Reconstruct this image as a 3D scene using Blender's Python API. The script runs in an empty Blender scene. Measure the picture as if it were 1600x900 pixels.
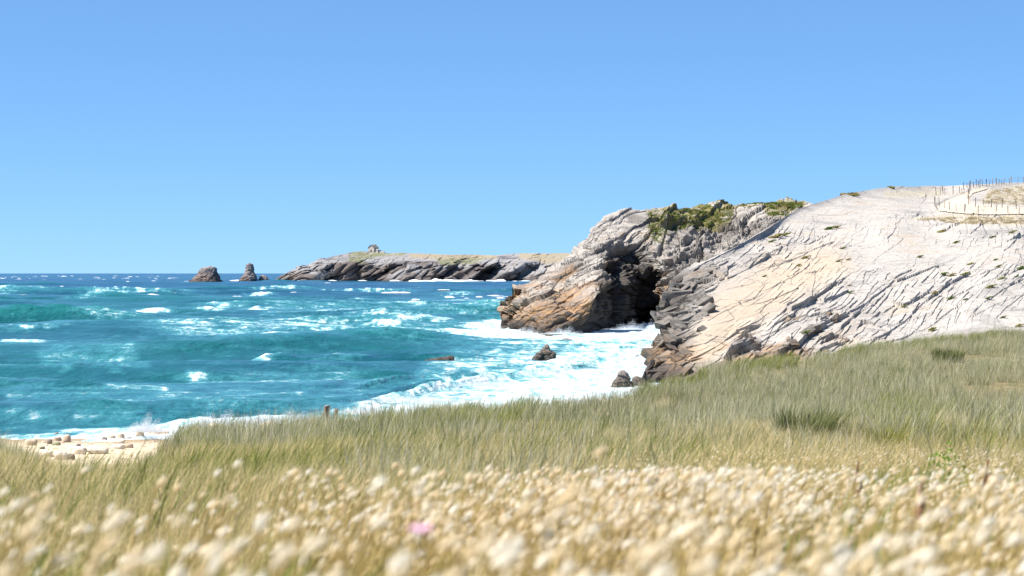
import bpy, bmesh, math, random
import numpy as np
from mathutils import Vector, Matrix

rng = np.random.default_rng(7)
random.seed(7)
SC = bpy.context.scene
COL = SC.collection

# ------------------------------------------------------------------ camera
F = 1600 * 70 / 36.0          # focal length in photo pixels
H = 6.0                       # camera height above the sea
HY = 427.0                    # horizon row in the photo
cam_d = bpy.data.cameras.new('camera')
cam = bpy.data.objects.new('camera', cam_d)
COL.objects.link(cam)
cam.location = (0, 0, H)
cam.rotation_euler = (math.radians(90) - math.atan((450 - HY) / F), 0, 0)
cam_d.lens = 70
cam_d.sensor_width = 36
cam_d.clip_start = 0.05
cam_d.clip_end = 200000
cam_d.dof.use_dof = True
cam_d.dof.focus_distance = 75
cam_d.dof.aperture_fstop = 7.1
SC.camera = cam

# ------------------------------------------------------------------ light
SUN_EL, SUN_AZ = 54.0, -98.0      # azimuth measured from +Y (view direction), clockwise positive
w = bpy.data.worlds.new('World'); SC.world = w; w.use_nodes = True
nt = w.node_tree
bg = nt.nodes['Background']
sky = nt.nodes.new('ShaderNodeTexSky'); sky.sky_type = 'NISHITA'; sky.sun_disc = False
sky.sun_elevation = math.radians(SUN_EL)
sky.sun_rotation = math.radians(SUN_AZ)
sky.altitude = 0; sky.air_density = 0.5; sky.dust_density = 0.0; sky.ozone_density = 10.0
tint = nt.nodes.new('ShaderNodeMix'); tint.data_type = 'RGBA'; tint.blend_type = 'MULTIPLY'; tint.inputs[0].default_value = 1.0
tint.inputs[7].default_value = (0.58, 0.86, 1.12, 1)
gam = nt.nodes.new('ShaderNodeGamma'); gam.inputs[1].default_value = 0.55
nt.links.new(sky.outputs[0], gam.inputs[0]); nt.links.new(gam.outputs[0], tint.inputs[6]); nt.links.new(tint.outputs[2], bg.inputs[0]); bg.inputs[1].default_value = 0.15
sd = bpy.data.lights.new('sun', 'SUN'); sd.energy = 4.8; sd.angle = math.radians(0.5); sd.color = (1, 0.95, 0.88)
so = bpy.data.objects.new('sun', sd); COL.objects.link(so)
az, el = math.radians(SUN_AZ), math.radians(SUN_EL)
to_sun = Vector((math.sin(az) * math.cos(el), math.cos(az) * math.cos(el), math.sin(el)))
so.rotation_euler = (-to_sun).to_track_quat('-Z', 'Y').to_euler()
vs = SC.view_settings
vs.view_transform = 'Standard'; vs.look = 'None'; vs.gamma = 1; vs.use_curve_mapping = False
vs.exposure = 1.15
SC.cycles.use_denoising = True
SC.cycles.max_bounces = 6; SC.cycles.diffuse_bounces = 3; SC.cycles.transmission_bounces = 4
SC.cycles.caustics_reflective = False; SC.cycles.caustics_refractive = False
SC.render.use_persistent_data = False

# ------------------------------------------------------------------ maths helpers
def P(x, y, Y):
    """photo pixel + distance -> world point"""
    return np.stack([(np.asarray(x) - 800.0) / F * Y, np.asarray(Y) * 1.0, H - (np.asarray(y) - HY) / F * Y], -1)
def to_px(p):
    return 800 + p[..., 0] / p[..., 1] * F, HY - (p[..., 2] - H) / p[..., 1] * F
def sea_Y(y, z=0.0): return (H - z) * F / (np.asarray(y, float) - HY)

def _hash(ix, iy, iz, seed):
    h = (ix.astype(np.int64) * 374761393 + iy.astype(np.int64) * 668265263 + iz.astype(np.int64) * 2147483647 + seed * 1274126177) & 0xFFFFFFFF
    h = ((h ^ (h >> 13)) * 1274126177) & 0xFFFFFFFF
    h = ((h ^ (h >> 16)) * 2246822519) & 0xFFFFFFFF
    h = h ^ (h >> 15)
    return (h & 0xFFFFFF) / float(0x1000000)
def vnoise(p, seed=0):
    i = np.floor(p).astype(np.int64); f = p - i
    u = f * f * f * (f * (f * 6 - 15) + 10)
    r = 0
    for dx in (0, 1):
        wx = u[..., 0] if dx else 1 - u[..., 0]
        for dy in (0, 1):
            wy = u[..., 1] if dy else 1 - u[..., 1]
            for dz in (0, 1):
                wz = u[..., 2] if dz else 1 - u[..., 2]
                r = r + wx * wy * wz * _hash(i[..., 0] + dx, i[..., 1] + dy, i[..., 2] + dz, seed)
    return r * 2 - 1
def fbm(p, octv=4, seed=0, gain=0.5, lac=2.03):
    a, s, t = 1.0, 0, 0
    for k in range(octv):
        s = s + a * vnoise(p * lac ** k + 17.3 * k, seed + k); t += a; a *= gain
    return s / t
def facets(p, seed=0, tilt=0.6, jitter=0.9, bias=(0, 0, 0)):
    """cellular blocks: every cell is a tilted plane of its own height; returns (height, edge)"""
    i = np.floor(p).astype(np.int64)
    d1 = np.full(p.shape[:-1], 9e9); d2 = d1.copy(); hgt = np.zeros_like(d1)
    for dx in (-1, 0, 1):
        for dy in (-1, 0, 1):
            for dz in (-1, 0, 1):
                c = i + np.array([dx, dy, dz])
                a = [_hash(c[..., 0], c[..., 1], c[..., 2], seed + k) for k in range(7)]
                q = p - (c + 0.5 + jitter * (np.stack(a[:3], -1) - 0.5))
                d = (q * q).sum(-1)
                n = (np.stack(a[3:6], -1) - 0.5) * 2 * tilt + np.array(bias)
                hh = (q * n).sum(-1) + (a[6] - 0.5)
                near = d < d1
                d2 = np.where(near, d1, np.minimum(d2, d))
                hgt = np.where(near, hh, hgt); d1 = np.where(near, d, d1)
    return hgt, np.sqrt(d2) - np.sqrt(d1)
def sstep(a, b, x):
    t = np.clip((x - a) / (b - a), 0, 1); return t * t * (3 - 2 * t)
def inpoly(x, y, poly, soft=6.0):
    """soft membership 0..1 of points in a polygon"""
    poly = np.array(poly, float); n = len(poly)
    ins = np.zeros(x.shape, bool); dist = np.full(x.shape, 9e9)
    for k in range(n):
        x0, y0 = poly[k]; x1, y1 = poly[(k + 1) % n]
        cond = ((y0 > y) != (y1 > y)) & (x < (x1 - x0) * (y - y0) / (y1 - y0 + 1e-9) + x0)
        ins ^= cond
        t = np.clip(((x - x0) * (x1 - x0) + (y - y0) * (y1 - y0)) / ((x1 - x0) ** 2 + (y1 - y0) ** 2 + 1e-9), 0, 1)
        dist = np.minimum(dist, np.hypot(x - x0 - t * (x1 - x0), y - y0 - t * (y1 - y0)))
    return sstep(-soft, soft, np.where(ins, dist, -dist))
def curve(pts, n):
    pts = np.array(pts, float); L = np.r_[0, np.cumsum(np.hypot(*np.diff(pts, axis=0).T))]; L /= L[-1]
    t = np.linspace(0, 1, n)
    return np.stack([np.interp(t, L, pts[:, 0]), np.interp(t, L, pts[:, 1])], -1)
def rbf(ctrl):
    c = np.array(ctrl, float); q = c[:, :2] / 100.0; n = len(c)
    D = np.linalg.norm(q[:, None] - q[None], axis=-1)
    A = np.zeros((n + 3, n + 3)); A[:n, :n] = D; A[:n, n] = 1; A[:n, n + 1:] = q; A[n, :n] = 1; A[n + 1:, :n] = q.T
    wts = np.linalg.solve(A + 1e-9 * np.eye(n + 3), np.r_[c[:, 2], 0, 0, 0])
    def f(x, y):
        s = np.stack([x, y], -1) / 100.0
        r = np.zeros(x.shape) + wts[n] + s[..., 0] * wts[n + 1] + s[..., 1] * wts[n + 2]
        for k in range(n): r += wts[k] * np.hypot(s[..., 0] - q[k, 0], s[..., 1] - q[k, 1])
        return r
    return f
def grid_normals(G):
    du = np.gradient(G, axis=1); dv = np.gradient(G, axis=0)
    n = np.cross(du, dv); n /= np.linalg.norm(n, axis=-1, keepdims=True) + 1e-12
    return n
def slab_coords(G, deg):
    """coordinates along and across beds that climb to the right at this angle"""
    c, s_ = math.cos(math.radians(deg)), math.sin(math.radians(deg))
    return np.stack([G[..., 0] * c + G[..., 2] * s_, -G[..., 0] * s_ + G[..., 2] * c, G[..., 1]], -1)
def beds(q, T, L, seed, wob=0.2, pw=1.7):
    """ledges: parallel beds of thickness T broken by joints every L or so, each piece standing out by its own amount"""
    b = q[..., 1] / T + wob * fbm(q * np.array([0.35 / L, 0.3 / T, 0.1]), 2, seed + 5)
    k = np.floor(b); f = b - k
    off = _hash(k, 0 * k, 0 * k, seed) * 7.3
    a = q[..., 0] / L + off + 0.25 * (f - 0.5); m = np.floor(a); g = a - m
    amp = _hash(k, m, 0 * k, seed + 1) ** pw
    return amp * (1 - f) ** 0.8, np.minimum(np.minimum(f, 1 - f) * T, np.minimum(g, 1 - g) * L)
def frame(e1, nrm):
    e1 = np.array(e1, float); e1 /= np.linalg.norm(e1)
    e3 = np.array(nrm, float); e3 -= e1 * (e3 @ e1); e3 /= np.linalg.norm(e3)
    return np.stack([e1, np.cross(e3, e1), e3], 1)

# ------------------------------------------------------------------ object helpers
def link(o, parent=None):
    COL.objects.link(o)
    if parent: o.parent = parent
    return o
def tag(o, label=None, cat=None, group=None, kind=None):
    if label: o['label'] = label
    if cat: o['category'] = cat
    if group: o['group'] = group
    if kind: o['kind'] = kind
    return o
def mesh_np(name, V, Fc, mat, smooth=True, attrs=None):
    V = np.asarray(V, np.float32).reshape(-1, 3); Fc = np.asarray(Fc, np.int32)
    me = bpy.data.meshes.new(name); k = Fc.shape[1]
    me.vertices.add(len(V)); me.vertices.foreach_set('co', V.ravel())
    me.loops.add(Fc.size); me.loops.foreach_set('vertex_index', Fc.ravel())
    me.polygons.add(len(Fc)); me.polygons.foreach_set('loop_start', np.arange(0, Fc.size, k, dtype=np.int32))
    me.polygons.foreach_set('use_smooth', np.full(len(Fc), smooth))
    me.update(calc_edges=True)
    for a, d in (attrs or {}).items():
        at = me.attributes.new(a, 'FLOAT', 'POINT'); at.data.foreach_set('value', np.asarray(d, np.float32).ravel())
    if mat: me.materials.append(mat)
    return me
def grid_faces(r, c):
    i = np.arange(r * c).reshape(r, c)
    return np.stack([i[:-1, :-1], i[:-1, 1:], i[1:, 1:], i[1:, :-1]], -1).reshape(-1, 4)
def obj(name, me, parent=None): return link(bpy.data.objects.new(name, me), parent)
def empty(name, loc, rz=0, s=1):
    o = bpy.data.objects.new(name, None); o.location = loc; o.rotation_euler = (0, 0, rz); o.scale = (s, s, s)
    o.empty_display_size = 0.1
    return link(o)

# ------------------------------------------------------------------ materials
class NB:
    def __init__(s, name):
        s.m = bpy.data.materials.new(name); s.m.use_nodes = True; s.nt = s.m.node_tree
        s.b = s.nt.nodes['Principled BSDF']; s.out = s.nt.nodes['Material Output']
    def n(s, t, ins=None, **kw):
        nd = s.nt.nodes.new('ShaderNode' + t)
        for k, v in kw.items(): setattr(nd, k, v)
        for k, v in (ins or {}).items(): s.set(nd.inputs[k], v)
        return nd
    def set(s, sock, v):
        if isinstance(v, bpy.types.NodeSocket): s.nt.links.new(v, sock)
        elif isinstance(v, bpy.types.Node): s.nt.links.new(v.outputs[0], sock)
        else: sock.default_value = v
    def pos(s): return s.n('NewGeometry').outputs['Position']
    def map(s, v, scale=(1, 1, 1), rot=(0, 0, 0)):
        return s.n('Mapping', {'Vector': v, 'Scale': scale, 'Rotation': rot}).outputs[0]
    def noise(s, v, scale, detail=5, rough=0.55, dist=0.0):
        return s.n('TexNoise', {'Vector': v, 'Scale': scale, 'Detail': detail, 'Roughness': rough, 'Distortion': dist}).outputs['Fac']
    def ramp(s, f, stops):
        r = s.n('ValToRGB', {'Fac': f}); e = r.color_ramp.elements
        while len(e) < len(stops): e.new(0.5)
        for k, (p, c) in enumerate(stops):
            e[k].position = p; e[k].color = (*c, 1) if not np.isscalar(c) else (c, c, c, 1)
        return r.outputs['Color']
    def mix(s, f, a, b, mode='MIX'):
        m = s.n('Mix', data_type='RGBA', blend_type=mode)
        for k, v in ((0, f), (6, a), (7, b)):
            s.set(m.inputs[k], (*v, 1) if isinstance(v, tuple) and len(v) == 3 else v)
        return m.outputs[2]
    def math(s, op, a, b=0.5, clamp=False):
        m = s.n('Math', operation=op, use_clamp=clamp); s.set(m.inputs[0], a); s.set(m.inputs[1], b); return m.outputs[0]
    def rng(s, f, a, b, c=0.0, d=1.0):
        return s.n('MapRange', {'Value': f, 'From Min': a, 'From Max': b, 'To Min': c, 'To Max': d}, interpolation_type='SMOOTHSTEP').outputs[0]
    def attr(s, name): return s.n('Attribute', attribute_name=name).outputs['Fac']
    def bump(s, h, strength, dist, normal=None):
        ins = {'Height': h, 'Strength': strength, 'Distance': dist}
        if normal is not None: ins['Normal'] = normal
        return s.n('Bump', ins).outputs[0]
    def set_b(s, **kw):
        names = {'color': 'Base Color', 'rough': 'Roughness', 'spec': 'Specular IOR Level', 'normal': 'Normal'}
        for k, v in kw.items():
            s.set(s.b.inputs[names[k]], (*v, 1) if isinstance(v, tuple) and len(v) == 3 else v)
        return s.m

def rock_mat(name, pale, cream, grey, scale=1.0, rot=(0, 0, 0), ochre=(0.30, 0.16, 0.07), ochre_top=3.0, crack=True, bump=1.0, tan=None, veg=None, dark=(0.07, 0.062, 0.056)):
    b = NB(name); p = b.pos()
    q = b.map(p, (0.35 * scale, 1.2 * scale, 1.2 * scale), rot)
    n1 = b.noise(b.map(p, (0.22 * scale,) * 3), 1.0, 5, 0.6, 0.5)
    n2 = b.noise(q, 1.3, 7, 0.65, 0.3)
    n3 = b.noise(p, 3.5 * scale, 8, 0.7)
    c = b.ramp(n1, [(0.38, grey), (0.48, pale), (0.56, pale), (0.66, cream)])
    c = b.mix(b.rng(n2, 0.52, 0.72), c, grey)
    c = b.mix(b.math('MULTIPLY', b.rng(n3, 0.40, 0.75), 0.55), c, tuple(0.55 * v for v in grey))
    z = b.n('SeparateXYZ', {0: p}).outputs[2]
    zz = b.math('ADD', z, b.math('MULTIPLY', b.math('SUBTRACT', n1, 0.5), 9.0 / scale))
    lo = b.rng(zz, ochre_top * 0.4, ochre_top * 1.5, 0.85, 0.0)
    c = b.mix(lo, c, b.mix(b.rng(n2, 0.35, 0.62), ochre, (0.13, 0.105, 0.085)))
    if tan:
        c = b.mix(b.math('MULTIPLY', b.attr('tan'), b.rng(n2, 0.25, 0.5), True), c, tan)
    c = b.mix(b.math('MULTIPLY', b.attr('dark'), b.rng(n2, 0.2, 0.5, 0.45, 1.0), True), c, dark)  # dark rock on the slope's seaward edge; painted shade beside the cliff's cleft
    wet = b.rng(z, 0.3, 1.6 / scale ** 0.3, 0.75, 0.0)
    c = b.mix(wet, c, (0.055, 0.05, 0.048))
    if veg:
        vm = b.math('MULTIPLY', b.attr('veg'), b.rng(b.noise(p, 0.9 * scale, 6, 0.7), 0.38, 0.52), True)
        c = b.mix(vm, c, b.mix(b.noise(p, 2.0 * scale, 4), veg[0], veg[1]))
    nrm = b.bump(b.noise(q, 4.0, 8, 0.7), 0.6 * bump, 0.25 / scale)
    if crack:
        vq = b.n('VectorMath', {0: q, 1: b.n('VectorMath', {0: b.n('TexNoise', {'Vector': p, 'Scale': 0.7 * scale}).outputs['Color'], 'Scale': 0.7}, operation='SCALE').outputs[0]}, operation='ADD').outputs[0]
        vo = b.n('TexVoronoi', {'Vector': vq, 'Scale': 1.1}, feature='DISTANCE_TO_EDGE').outputs['Distance']
        cg = b.rng(b.noise(p, 0.35 * scale, 3), 0.42, 0.62)
        e = b.math('SUBTRACT', 1.0, b.math('MULTIPLY', cg, b.rng(vo, 0.0, 0.06, 1.0, 0.0)))
        nrm = b.bump(e, 0.7 * bump, 0.18 / scale, nrm)
        c = b.mix(b.math('MULTIPLY', b.math('MULTIPLY', b.rng(vo, 0.0, 0.03, 1.0, 0.0), cg), 0.5), c, (0.09, 0.08, 0.07))
    nrm = b.bump(n3, 0.5 * bump, 0.08 / scale, nrm)
    return b.set_b(color=c, rough=0.9, spec=0.15, normal=nrm)

def leaf_mat(name, cols, rnd=0.5, trans=0.35, nscale=0.25, tipcol=None, patch=None):
    """cols: list of base colours spread by world noise + instance random"""
    b = NB(name)
    f = b.math('ADD', b.math('MULTIPLY', b.noise(b.pos(), nscale, 4, 0.6), 1.0 - rnd * 0.5),
               b.math('MULTIPLY', b.n('ObjectInfo').outputs['Random'], rnd * 0.5))
    k = len(cols)
    c = b.ramp(f, [(0.36 + 0.28 * i / max(1, k - 1), cc) for i, cc in enumerate(cols)])
    if patch: c = b.mix(b.rng(b.noise(b.map(b.pos(), (0.5, 0.25, 0.0)), 1.0, 3), 0.52, 0.70, 0.0, 0.7), c, patch)
    if tipcol: c = b.mix(b.attr('tip'), c, tipcol)
    d = b.n('BsdfDiffuse', {'Color': c}); t = b.n('BsdfTranslucent', {'Color': c})
    m = b.n('MixShader', {0: trans, 1: d.outputs[0], 2: t.outputs[0]})
    b.nt.links.new(m.outputs[0], b.out.inputs[0]); b.nt.nodes.remove(b.b)
    return b.m
def plain_mat(name, col, rough=0.8, var=0.3, scale=8.0, spec=0.2):
    b = NB(name); n = b.noise(b.pos(), scale, 6, 0.65)
    c = b.ramp(n, [(0.3, tuple(v * (1 - var) for v in col)), (0.7, tuple(min(1, v * (1 + var)) for v in col))])
    return b.set_b(color=c, rough=rough, spec=spec, normal=b.bump(n, 0.4, 0.02))

# ------------------------------------------------------------------ the land under the grass (dune)
EDGE_PX = [(-400, 655), (0, 688), (60, 704), (110, 722), (150, 727), (195, 718), (230, 695), (265, 680), (400, 668), (500, 655), (640, 637), (760, 626), (960, 606),
           (1100, 583), (1300, 553), (1450, 535), (1600, 520), (1800, 505), (2200, 490)]
EDGE_U = np.array([(x - 800) / F for x, _ in EDGE_PX])
EDGE_TOP = np.interp(np.array([p[0] for p in EDGE_PX]), [-400, 60, 150, 265, 800, 1600, 2200], [2.9, 2.6, 2.35, 2.85, 2.95, 3.0, 3.0])
EDGE_Y = (H - EDGE_TOP) / ((np.array([p[1] for p in EDGE_PX]) - HY) / F)
def edge_Y(u): return np.interp(u, EDGE_U, EDGE_Y)
def ground_z(X, Y):
    u = np.clip(X / np.maximum(Y, 0.5), -0.5, 0.5)
    base = np.interp(Y, [-5, 0, 1.6, 3.7, 6, 10, 14, 22, 30, 40, 50, 120], [5.45, 5.42, 5.38, 5.22, 5.03, 4.75, 4.46, 3.95, 3.4, 2.85, 2.45, 2.40])
    p = np.stack([X, Y, 0 * X], -1)
    amp = np.clip(Y / 25, 0.05, 1)
    z = base + amp * (0.22 * fbm(p * 0.16, 3, 5) + 0.05 * fbm(p * 0.9, 3, 9))
    eY = edge_Y(u)
    k = sstep(-0.12, 0.04, u)
    left_dip = np.interp(u, [-0.30, -0.25, -0.238, -0.222, -0.195, -0.178, -0.165, -0.10, -0.05, 0.0], [0.2, 0.45, 0.65, 1.15, 1.15, 0.62, 0.22, 0.12, 0.0, -0.12]) * sstep(10, 30, Y) - 0.42 * sstep(0.0, 0.12, u) * sstep(40, 80, Y)
    z = z - left_dip
    d = Y - eY
    beach = np.interp(Y, [30, 45, 55, 62, 71, 90, 130], [1.6, 1.0, 0.72, 0.48, 0.0, -0.5, -1.5]) - 0.6 * k * sstep(0, 20, d)
    t = sstep(0.0, 7.0, d + 0.8 * vnoise(p * 0.5, 3))
    return z * (1 - t) + beach * t

def build_ground():
    b = NB('dune_ground'); p = b.pos()
    n = b.noise(p, 1.5, 6, 0.65)
    c = b.ramp(n, [(0.3, (0.10, 0.085, 0.04)), (0.55, (0.20, 0.165, 0.085)), (0.75, (0.30, 0.25, 0.15))])
    sn = b.noise(p, 14, 6, 0.7)
    sand = b.ramp(sn, [(0.3, (0.50, 0.40, 0.27)), (0.7, (0.62, 0.52, 0.37))])
    z = b.n('SeparateXYZ', {0: p}).outputs[2]
    wet = b.rng(z, -0.02, 0.22, 1.0, 0.0)
    sand = b.mix(wet, sand, (0.30, 0.23, 0.15))
    c = b.mix(b.attr('sand'), c, sand)
    m = b.set_b(color=c, rough=0.95, spec=0.1, normal=b.bump(sn, 0.5, 0.05))
    ys = np.r_[np.linspace(-8, 1, 12), np.geomspace(1.3, 140, 330)]
    us = np.linspace(-0.5, 0.5, 260)
    U, YY = np.meshgrid(us, ys)
    X = U * np.maximum(YY, 12) * 1.0
    X = np.where(YY < 12, U * (6 + YY * 0.5), U * YY)
    Z = ground_z(X, YY)
    sandm = sstep(-0.5, 2.0, YY - edge_Y(np.clip(X / np.maximum(YY, .5), -.5, .5)))
    G = np.stack([X, YY, Z], -1)
    me = mesh_np('ground', G, grid_faces(*U.shape), m, True, {'sand': sandm})
    tag(obj('ground', me), kind='structure')
build_ground()

# ------------------------------------------------------------------ sea
BREAK = [  # photo x, y of the crest foot, crest width px, height px, foam amount
    (88, 496, 60, 8, 1), (235, 491, 27, 6, 1), (335, 488, 25, 6, 1), (405, 486, 22, 7, .9), (600, 511, 34, 12, 1),
    (425, 562, 22, 17, 1), (568, 472, 14, 6, .8), (720, 461, 24, 3, .7), (180, 461, 30, 3, .8), (40, 455, 26, 3, .8), (172, 455, 12, 3, .9),
    (530, 507, 30, 4, .4), (275, 508, 25, 4, .35), (470, 523, 50, 6, .5), (45, 590, 26, 7, .5), (110, 582, 10, 4, .8), (340, 597, 60, 5, .45), (640, 540, 60, 8, .35),
    (150, 565, 70, 5, .5), (60, 534, 50, 4, .9), (760, 487, 30, 5, .7), (700, 535, 40, 7, .5)]
SWELL = [(500, 562, 130, 17), (90, 612, 120, 15), (170, 645, 160, 10), (260, 540, 130, 9), (700, 560, 80, 12), (330, 640, 120, 10), (60, 560, 90, 9), (620, 580, 90, 9)]
SURF = [(-300, 690), (0, 684), (120, 678), (230, 673), (330, 667), (450, 657), (545, 643), (600, 630), (700, 607), (790, 590), (850, 580), (930, 570), (1010, 560)]
FOAM = [([(-400, 684), (0, 673), (120, 666), (230, 662), (330, 657), (450, 649), (545, 636), (600, 621), (700, 602), (790, 577), (840, 566), (890, 545), (950, 528), (1045, 500), (1160, 540), (1160, 660), (960, 660), (500, 720), (-400, 760)], 0.76, 5),
        ([(-400, 690), (0, 679), (230, 670), (450, 658), (545, 648), (640, 632), (740, 612), (840, 588), (920, 570), (1000, 545), (1160, 540), (1160, 680), (-400, 800)], 0.97, 7),
        ([(690, 519), (740, 508), (775, 502), (790, 505), (1045, 500), (1040, 545), (930, 548), (860, 535), (780, 530), (720, 527)], 0.97, 6),
        ([(120, 503), (430, 498), (600, 508), (780, 500), (800, 545), (620, 536), (300, 527)], 0.58, 10),
        ([(620, 590), (720, 545), (860, 525), (1000, 540), (900, 570), (700, 605)], 0.60, 12),
        ([(60, 550), (210, 548), (220, 576), (50, 575)], 0.5, 12),
        ([(0, 600), (300, 590), (600, 575), (640, 600), (540, 640), (300, 655), (0, 665)], 0.36, 14),
        ([(280, 580), (560, 576), (600, 602), (300, 606)], 0.5, 8),
        ([(400, 470), (800, 470), (800, 500), (400, 495)], 0.42, 10)]
WAVES = []
for k in range(34):
    lam = 5.0 * (14.0 ** (k / 33.0)) * rng.uniform(0.9, 1.1)
    th = math.radians(-90 + 18 + rng.normal(0, 20))
    WAVES.append((lam, th, rng.uniform(0, 6.28), 0.0125 * lam ** 0.85))
def sea_z(X, Y, dY):
    z = np.zeros_like(X); p = np.stack([X, Y, 0 * X], -1)
    env = 0.65 + 0.7 * vnoise(p * np.array([0.02, 0.012, 1]), 31)
    for k, (lam, th, ph, a) in enumerate(WAVES):
        kx, ky = 2 * math.pi / lam * math.cos(th), 2 * math.pi / lam * math.sin(th)
        s = np.sin(kx * X + ky * Y + ph + 0.7 * vnoise(p * 0.6 / lam, 40 + k))
        wgt = 1 - sstep(0.18, 0.42, dY / (lam / max(0.3, abs(math.sin(th)))))
        z += a * wgt * env * (np.exp(1.1 * (s - 1)) * 2 - 0.886)
    shore = sstep(62, 100, Y)
    cove = sstep(-14, 2, X) * sstep(260, 215, Y)                # sheltered between the cliffs
    return z * (0.25 + 0.75 * shore) * (1 - 0.65 * cove)
for _ in range(26):
    _y = 447 + 150 * rng.random() ** 1.4
    BREAK.append((rng.uniform(-60, 780 - 0.9 * (_y - 447)), _y, rng.uniform(12, 55), rng.uniform(1.3, 3.2) * (1 + (_y - 447) / 130), rng.uniform(0.6, 1.0)))
def build_sea():
    ry = np.r_[np.geomspace(360, 0.25, 640)]
    Yr = H * F / ry
    us = np.r_[np.linspace(-0.5, -0.28, 30), np.linspace(-0.275, 0.11, 560), np.linspace(0.13, 0.5, 30)]
    U, YY = np.meshgrid(us, Yr); X = U * YY
    dY = np.gradient(Yr)[:, None] * np.ones_like(U)
    Z = sea_z(X, YY, dY)
    foam = np.zeros_like(X)
    x0, y0 = 800 + U * F, HY + H * F / YY
    nz = fbm(np.stack([X * 0.25, YY * 0.12, 0 * X], -1), 4, 77)
    nb = fbm(np.stack([X * 0.8, YY * 0.5, 0 * X], -1), 3, 78)
    xj, yj = x0 + nz * 25, y0 + nz * 7
    for poly, d, soft in FOAM: foam = np.maximum(foam, d * inpoly(xj, yj, poly, soft))
    for (px, py, wd, hp) in SWELL:
        Yc = sea_Y(py); Xc = (px - 800) / F * Yc; L = wd / F * Yc; hm = hp / F * Yc
        s = (YY - Yc - 0.15 * (X - Xc) - 1.2 * nz) ; q = np.exp(-((X - Xc) / L) ** 2)
        Z += hm * q * np.exp(-(s / np.where(s < 0, hm * 1.6, hm * 3.5)) ** 2)
    for (px, py, wd, hp, fo) in BREAK:
        Yc = sea_Y(py); Xc = (px - 800) / F * Yc; L = 1.5 * wd / F * Yc; hm = 0.75 * hp / F * Yc
        wdth = max(hm * 1.6, 2.2 * Yc * Yc / (H * F))
        xr = (X - Xc + 0.25 * L * nb) / L
        s = YY - Yc - 0.2 * (X - Xc) - 0.8 * nz * hm
        q = np.exp(-np.abs(xr) ** 2)
        Z += hm * q * (1 + 0.35 * nb) * np.exp(-(s / np.where(s < 0, wdth * 0.6, wdth * 1.8)) ** 2)
        foam = np.maximum(foam, fo * np.exp(-np.abs(xr * 1.1) ** 2) * np.exp(-((s + 0.1 * wdth) / (wdth * 0.9)) ** 2) * (0.85 + 0.9 * nb))
    # shore break: a tumbling ridge of white water
    sx = np.array([a for a, _ in SURF], float); sy = np.array([b for _, b in SURF], float)
    sYl = np.interp(x0, sx, sea_Y(sy))
    gate = sstep(1040, 1000, x0) * (0.25 + 0.75 * sstep(180, 320, x0 + 60 * nz))
    lump = 0.7 + 0.15 * nb + 0.7 * nz
    for off, hh in ((0, 0.5), (7, 0.3), (16, 0.25)):
        s = YY - sYl - off - 1.5 * nz
        Z += gate * hh * np.clip(lump, 0.1, 1.5) * np.exp(-(s / np.where(s < 0, 0.9, 2.2)) ** 2)
    chop = sstep(0.5, 1.0, foam)
    Z += chop * (0.09 * nb + 0.06 * fbm(np.stack([X * 2.5, YY * 1.6, 0 * X], -1), 3, 80)) * sstep(400, 200, YY)
    shallow = np.clip(0.95 * sstep(900, 110, YY), 0, 1)
    G = np.stack([X, YY, Z], -1)
    # ---- material
    b = NB('sea_water'); p = b.pos()
    f = b.attr('foam'); sh = b.attr('shallow')
    big = b.noise(b.map(p, (0.02, 0.008, 0.1)), 1.0, 5, 0.6)
    deep = b.mix(b.rng(big, 0.35, 0.65), (0.003, 0.038, 0.090), (0.005, 0.068, 0.110))
    teal = b.mix(b.rng(big, 0.35, 0.65), (0.004, 0.070, 0.088), (0.011, 0.116, 0.112))
    c = b.mix(sh, deep, teal)
    z = b.n('SeparateXYZ', {0: p}).outputs[2]
    c = b.mix(b.rng(z, 0.5, 1.8, 0.0, 0.6), c, (0.015, 0.16, 0.155))          # light through the thin crests
    ql = b.map(p, (0.16, 0.07, 0.3), (0, 0, 0.12))
    lace = b.noise(ql, 2.2, 10, 0.72, 1.4)
    lace2 = b.noise(b.map(p, (0.6, 0.22, 0.5)), 2.0, 8, 0.7, 0.8)
    lace3 = b.noise(b.map(p, (0.045, 0.16, 0.3), (0, 0, -0.05)), 1.6, 8, 0.7, 0.9)
    la = b.math('ADD', b.math('ADD', b.math('MULTIPLY', lace, 0.35), b.math('MULTIPLY', lace3, 0.40)), b.math('MULTIPLY', lace2, 0.25))
    thr = b.math('SUBTRACT', 0.655, b.math('MULTIPLY', f, 0.275))
    fo = b.n('MapRange', {'Value': b.math('SUBTRACT', la, thr), 'From Min': -0.03, 'From Max': 0.06}, interpolation_type='SMOOTHSTEP').outputs[0]
    aer = b.n('MapRange', {'Value': b.math('SUBTRACT', la, thr), 'From Min': -0.16, 'From Max': 0.05}, interpolation_type='SMOOTHSTEP').outputs[0]
    c = b.mix(b.math('MULTIPLY', aer, 0.5), c, (0.10, 0.38, 0.43))             # aerated water round the foam
    thick = b.math('ADD', lace2, b.math('MULTIPLY', b.math('SUBTRACT', la, thr), 1.6))
    c = b.mix(fo, c, b.ramp(thick, [(0.46, (0.17, 0.42, 0.47)), (0.66, (0.48, 0.58, 0.61)), (0.85, (0.72, 0.75, 0.76))]))
    rip = b.noise(b.map(p, (1.0, 0.45, 1)), 1.1, 8, 0.65, 0.3)
    rip2 = b.noise(b.map(p, (0.16, 0.06, 1)), 1.0, 5, 0.6, 0.3)
    nrm = b.bump(rip2, 0.55, 2.0); nrm = b.bump(rip, 0.8, 0.35, nrm); nrm = b.bump(fo, 0.5, 0.12, nrm)
    m = b.set_b(color=c, rough=b.math('ADD', 0.22, b.math('MULTIPLY', fo, 0.6)), spec=0.25, normal=nrm)
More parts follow.
